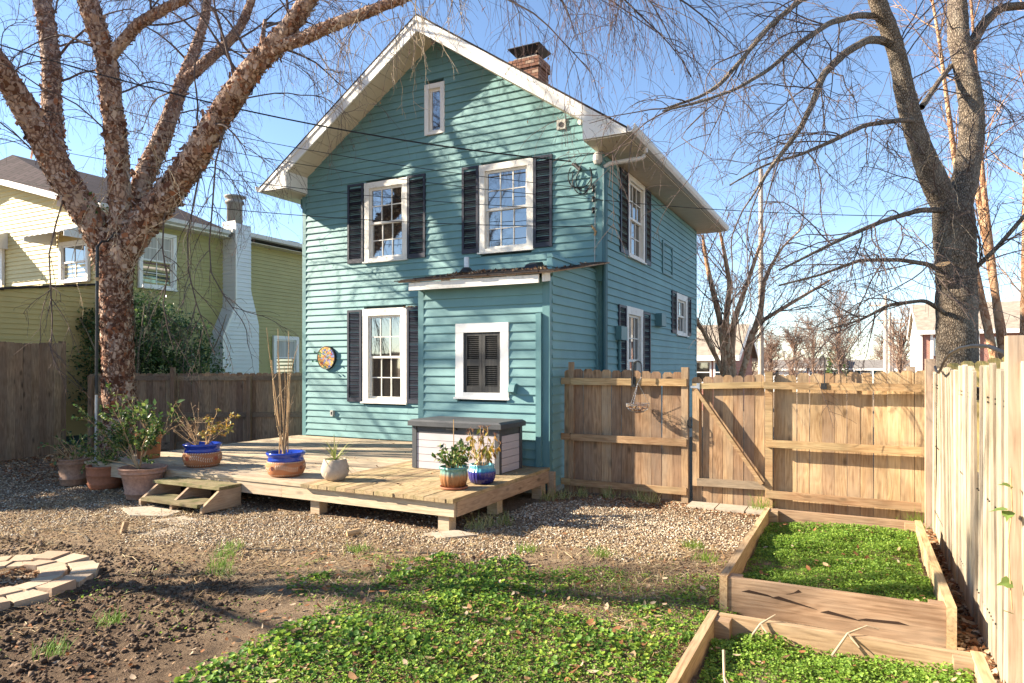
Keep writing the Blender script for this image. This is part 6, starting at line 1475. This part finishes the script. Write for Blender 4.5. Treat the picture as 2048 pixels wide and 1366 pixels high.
OCT = ([(1, 0, 0), (.25, .95, .1), (-.8, .6, -.05), (-.75, -.65, .05), (.35, -.9, 0), (.1, .05, .8), (0, 0, -.8)], [(0, 1, 5), (1, 2, 5), (2, 3, 5), (3, 4, 5), (4, 0, 5), (1, 0, 6), (2, 1, 6), (3, 2, 6), (4, 3, 6), (0, 4, 6)])
x, y = rnd_in(GRAVEL, 125000, .7)
mask = vnoise(x, y, 1.1, 31) + .35 * vnoise(x, y, 5, 32) + rg.uniform(-.35, .35, len(x)) - np.clip((-3.9 - y - .25 * np.clip(-x, -2, 9)) * .22, 0, .5) > .36
under = (y > -4.38) & (x < -.1)
mask &= ~under | (rg.uniform(0, 1, len(x)) < .25)
mask &= rg.uniform(0, 1, len(x)) < np.clip(1.15 - (np.hypot(x - 3.75, y + 10.6) - 6.5) / 9, .45, 1)
x, y = x[mask], y[mask]; n = len(x); s = rg.uniform(.0085, .0185, n)
P = np.stack([x, y, groundz(x, y) + s * rg.uniform(.1, .6, n)], 1)
V, F = scatter(*OCT, P, np.stack([s, s * rg.uniform(.6, .95, n), s * rg.uniform(.45, .75, n)], 1), rotmats(rg, n, rg.uniform(0, .7, n)))
o = npmesh('gravel', V, F, M['stone'], None, 'stuff')
# stray stones over the rest of the yard, soil clods at the front left
x = rg.uniform(-9, 4, 40000); y = rg.uniform(-9.5, -3, 40000); k = ~inpoly(x, y, GREEN) & ~((x > 2.8) & (y < -2.7)) & (np.hypot(x + 2.62, y + 7.62) > .83); x, y = x[k], y[k]; n = len(x); s = rg.uniform(.006, .02, n)
P = np.stack([x, y, groundz(x, y)], 1)
V, F = scatter(*OCT, P, np.stack([s, s * .8, s * .6], 1), rotmats(rg, n, rg.uniform(0, .7, n))); npmesh('soil_clods', V, F, M['clod'], None, 'stuff')
x, y = rnd_in([(-6, -9.9), (-6, -7.0), (-2.4, -6.4), (-.7, -6.6), (-.2, -7.4), (-.5, -9.9)], 15000); k = np.hypot(x + 2.62, y + 7.62) > .83; x, y = x[k], y[k]; n = len(x); s = .006 + .028 * rg.uniform(0, 1, n) ** 3
V, F = scatter(*OCT, np.stack([x, y, groundz(x, y) + s * .2], 1), np.stack([s, s * .85, s * .7], 1), rotmats(rg, n, rg.uniform(0, 1.5, n))); npmesh('soil_clods', V, F, M['clod'], None, 'stuff')
# ivy and violets
HEART = ([(0, 0, -.25), (-.55, -.05, .05), (-.2, -.55, .12), (.45, -.5, .06), (.75, 0, -.02), (.45, .5, .06), (-.2, .55, .12)], [(0, 1, 2), (0, 2, 3), (0, 3, 4), (0, 4, 5), (0, 5, 6), (0, 6, 1)])
def cover(name, poly, n, smin, smax, m, zlo, zhi, thr, edge, seed, zbase=None, base=HEART, tilt=.55):
    x, y = rnd_in(poly, n, edge)
    nz = vnoise(x, y, 1.4, seed) * .6 + vnoise(x, y, 4.5, seed + 1) * .4
    k = nz + rg.uniform(-.16, .16, len(x)) > thr; x, y, nz = x[k], y[k], nz[k]
    z0 = groundz(x, y) if zbase is None else zbase(x, y)
    n = len(x); hump = np.clip((nz - thr) * 2.2, 0, 1)
    s = rg.uniform(smin, smax, n) * (.75 + .4 * hump); z = z0 + zlo + (zhi - zlo) * hump * rg.uniform(.15, 1, n)
    V, F = scatter(base[0], base[1], np.stack([x, y, z], 1), s, rotmats(rg, n, np.abs(rg.normal(0, tilt, n)))); return npmesh(name, V, F, m, None, 'stuff')
cover('ground_ivy', GREEN, 60000, .008, .034, M['ivy'], .012, .085, .37, .42, 41)
cover('ground_ivy', [(.9, -9.6), (.6, -6.2), (1.2, -5.3), (2.82, -4.7), (2.82, -5.6), (2.9, -5.7), (4.25, -5.7), (4.25, -6.1), (2.86, -6.1), (2.86, -9.6)], 42000, .006, .014, M['weed'], .015, .075, .22, .25, 45)
cover('sparse_weeds', [(-1.8, -9.6), (-2.0, -6.2), (-.5, -5.2), (1.3, -4.4), (2.8, -3.6), (2.8, -6), (.5, -9.6)], 9000, .007, .02, M['ivy'], .005, .03, .56, .5, 51)
bz = lambda x, y: .10 + .05 * (vnoise(x, y, 4, 8) - .5) + .03 * (vnoise(x, y, 14, 9) - .5)
cover('bed_weeds', [(2.91, -5.38), (4.25, -5.38), (4.25, -2.8), (2.91, -2.8)], 52000, .006, .016, M['weed'], .005, .075, .26, .04, 61, bz)
cover('bed_weeds', [(2.97, -9.1), (4.29, -9.1), (4.29, -6.2), (2.97, -6.2)], 52000, .007, .017, M['weed'], .005, .09, .22, .04, 71, bz)
# fallen leaves, straw and dry grass
LF = ([(-1, 0, .12), (-.35, -.5, 0), (.45, -.4, .08), (1, .05, .2), (.35, .5, .02), (-.4, .42, .1), (0, 0, -.08)], [(0, 1, 6), (1, 2, 6), (2, 3, 6), (3, 4, 6), (4, 5, 6), (5, 0, 6)])
def litter(name, x, y, smin, smax, m, z0=None, tilt=.45, base=LF, lift=.008):
    n = len(x); s = smin + (smax - smin) * rg.uniform(0, 1, n) ** 2; z = (groundz(x, y) if z0 is None else z0(x, y)) + lift
    V, F = scatter(base[0], base[1], np.stack([x, y, z], 1), s, rotmats(rg, n, np.abs(rg.normal(0, tilt, n)))); return npmesh(name, V, F, m, None, 'stuff')
x, y = rnd_in(GREEN, 2600); litter('fallen_leaves', x, y, .015, .042, M['litter'], lift=.05)
x = rg.uniform(-9, 2.8, 16000); y = rg.uniform(-9.5, -1.6, 16000); k = (vnoise(x, y, 1.2, 81) + rg.uniform(-.25, .25, 16000) > .42) & ~((y > -4.5) & (x < 0)); litter('fallen_leaves', x[k], y[k], .008, .026, M['litter'])
x = rg.uniform(-.05, 2.8, 2600); y = -1.6 - np.abs(rg.normal(0, .35, 2600)); litter('fallen_leaves', x, y, .01, .03, M['litter'])
x = rg.uniform(-6.4, -.1, 2600); y = rg.uniform(-4.5, -3.2, 2600); litter('fallen_leaves', x, y, .01, .032, M['litter'])
x = rg.uniform(-10.8, -7.0, 4200); y = rg.uniform(-4.6, -1.9, 4200); litter('fallen_leaves', x, y, .015, .045, M['litter'])
x = rg.uniform(4.33, 4.49, 900); y = rg.uniform(-6.0, -1.7, 900); litter('fallen_leaves', x, y, .015, .04, M['litter'], tilt=.8, lift=.02)
x = rg.uniform(2.8, 4.35, 1100); y = rg.uniform(-2.70, -1.6, 1100); litter('fallen_leaves', x, y, .012, .032, M['litter'], tilt=.6)
x = rg.uniform(2.95, 4.25, 330); y = rg.uniform(-8.5, -2.8, 330); k = (y < -6.2) | (y > -5.38); litter('fallen_leaves', x[k], y[k], .012, .035, M['litter'], bz, lift=.06)
a = rg.uniform(0, 6.283, 700); r_ = .38 * np.sqrt(rg.uniform(0, 1, 700)); litter('fallen_leaves', -2.62 + r_ * np.cos(a), -7.62 + r_ * np.sin(a), .01, .035, M['litter'])
x = rg.uniform(-6.5, -.2, 260); y = rg.uniform(-4.3, -.1, 260); k = ~((x > -2.3) & (y > -1.9)); litter('deck_leaves', x[k], y[k], .008, .028, M['litter'], lambda x, y: np.full(len(x), DT + .012), lift=.004)
x = rg.uniform(-2.4, .0, 1500); y = rg.uniform(-2.0, -.1, 1500); k = vnoise(x, y, 1.6, 91) + .25 * (y + 1) + rg.uniform(-.2, .2, 1500) > .45; x, y = x[k], y[k]; litter('roof_leaves', x, y, .012, .035, M['litter'], lambda x, y: lr(y), lift=.05, tilt=.8)
x = rg.uniform(-3.96, -3.52, 60); y = np.full(60, -.035); litter('leaves_on_window_head', x, y + rg.uniform(-.02, .01, 60), .012, .03, M['litter'], lambda x, y: np.full(len(x), 2.925), tilt=.8)
ST = ([(-1, -.035, 0), (0, -.04, .08), (1, -.03, 0), (1, .03, 0), (0, .04, .08), (-1, .035, 0)], [(0, 1, 4, 5), (1, 2, 3, 4)])
x = rg.uniform(-6, 2.8, 52000); y = rg.uniform(-9, -3.6, 52000); k = (vnoise(x, y, .9, 85) * .7 + vnoise(x, y, 4, 86) * .3 + rg.uniform(-.2, .2, 52000) + .22 * np.clip((y + 7) / 2, -1, .5) > .44) & ~((y > -4.45) & (x < 0)); litter('dry_straw', x[k], y[k], .015, .07, M['straw'], base=ST, tilt=.5, lift=.016)
# tufts of grass
def tuft(poly_pts, n, h, m, name='grass_tufts'):
    C_ = np.array(poly_pts); i = rg.integers(0, len(C_), n); P = np.stack([C_[i, 0] + rg.normal(0, .06, n), C_[i, 1] + rg.normal(0, .05, n), np.zeros(n)], 1); P[:, 2] = groundz(P[:, 0], P[:, 1])
    pa = walk(rg, P, rg.normal(0, .35, (n, 3)) + [0, 0, 1], rg.uniform(.4, 1, n) * h, 5, .1, .35)
    W = np.array([1, .3, 0]) * .0025; wt = np.array([1, 1, .9, .6, .1])[None, :, None]
    V = np.stack([pa - W * wt, pa + W * wt], 2).reshape(-1, 3); b_ = (np.arange(n) * 10)[:, None] + (np.arange(4) * 2)[None]; return npmesh(name, V, np.stack([b_, b_ + 1, b_ + 3, b_ + 2], -1).reshape(-1, 4), m, None, 'stuff')
tuft([(-1.35, -6.35), (-1.2, -6.5), (-1.6, -6.1), (-1.75, -5.9), (-1.0, -7.6), (-.8, -8.1), (-1.4, -8.3), (1.6, -4.5), (2.5, -4.2), (2.3, -3.8), (.9, -4.7), (-.6, -5.4)], 900, .12, M['weed'])
tuft([(.05, -3.9), (.15, -3.75), (-.02, -4.1), (.0, -2.2), (.15, -2.0), (.3, -1.75), (.7, -1.7), (1.1, -1.66), (1.3, -1.75)], 420, .22, M['palmleaf'], 'dry_grass_tufts')
tuft([(4.33, -2.0), (4.30, -1.8), (2.66, -1.65)], 120, .28, M['weed'])
# twigs lying on the beds
for k, (pts, lab) in enumerate((([(3.15, -6.28, .12), (3.22, -6.20, .22), (3.30, -6.14, .27)], 'split grey stick leaning over the near bed, close to its corner'), ([(3.62, -6.30, .14), (3.70, -6.18, .24), (3.80, -6.10, .275), (3.86, -6.08, .26)], 'forked grey stick propped on the near bed board'), ([(3.12, -6.9, .30), (3.14, -7.0, .20), (3.18, -7.08, .12)], 'dry broken stalk standing at the left side of the near bed'))):
    mb = MB(); mb.tube(pts, [.009, .007] + [.004] * (len(pts) - 2), 6); mb.tube([pts[1], (pts[1][0] + .06, pts[1][1] - .03, pts[1][2] - .06)], [.008, .003], 5); tag(mb.build('dry_stick', M['twigpale']), lab, 'stick')

bpy.context.view_layer.update()
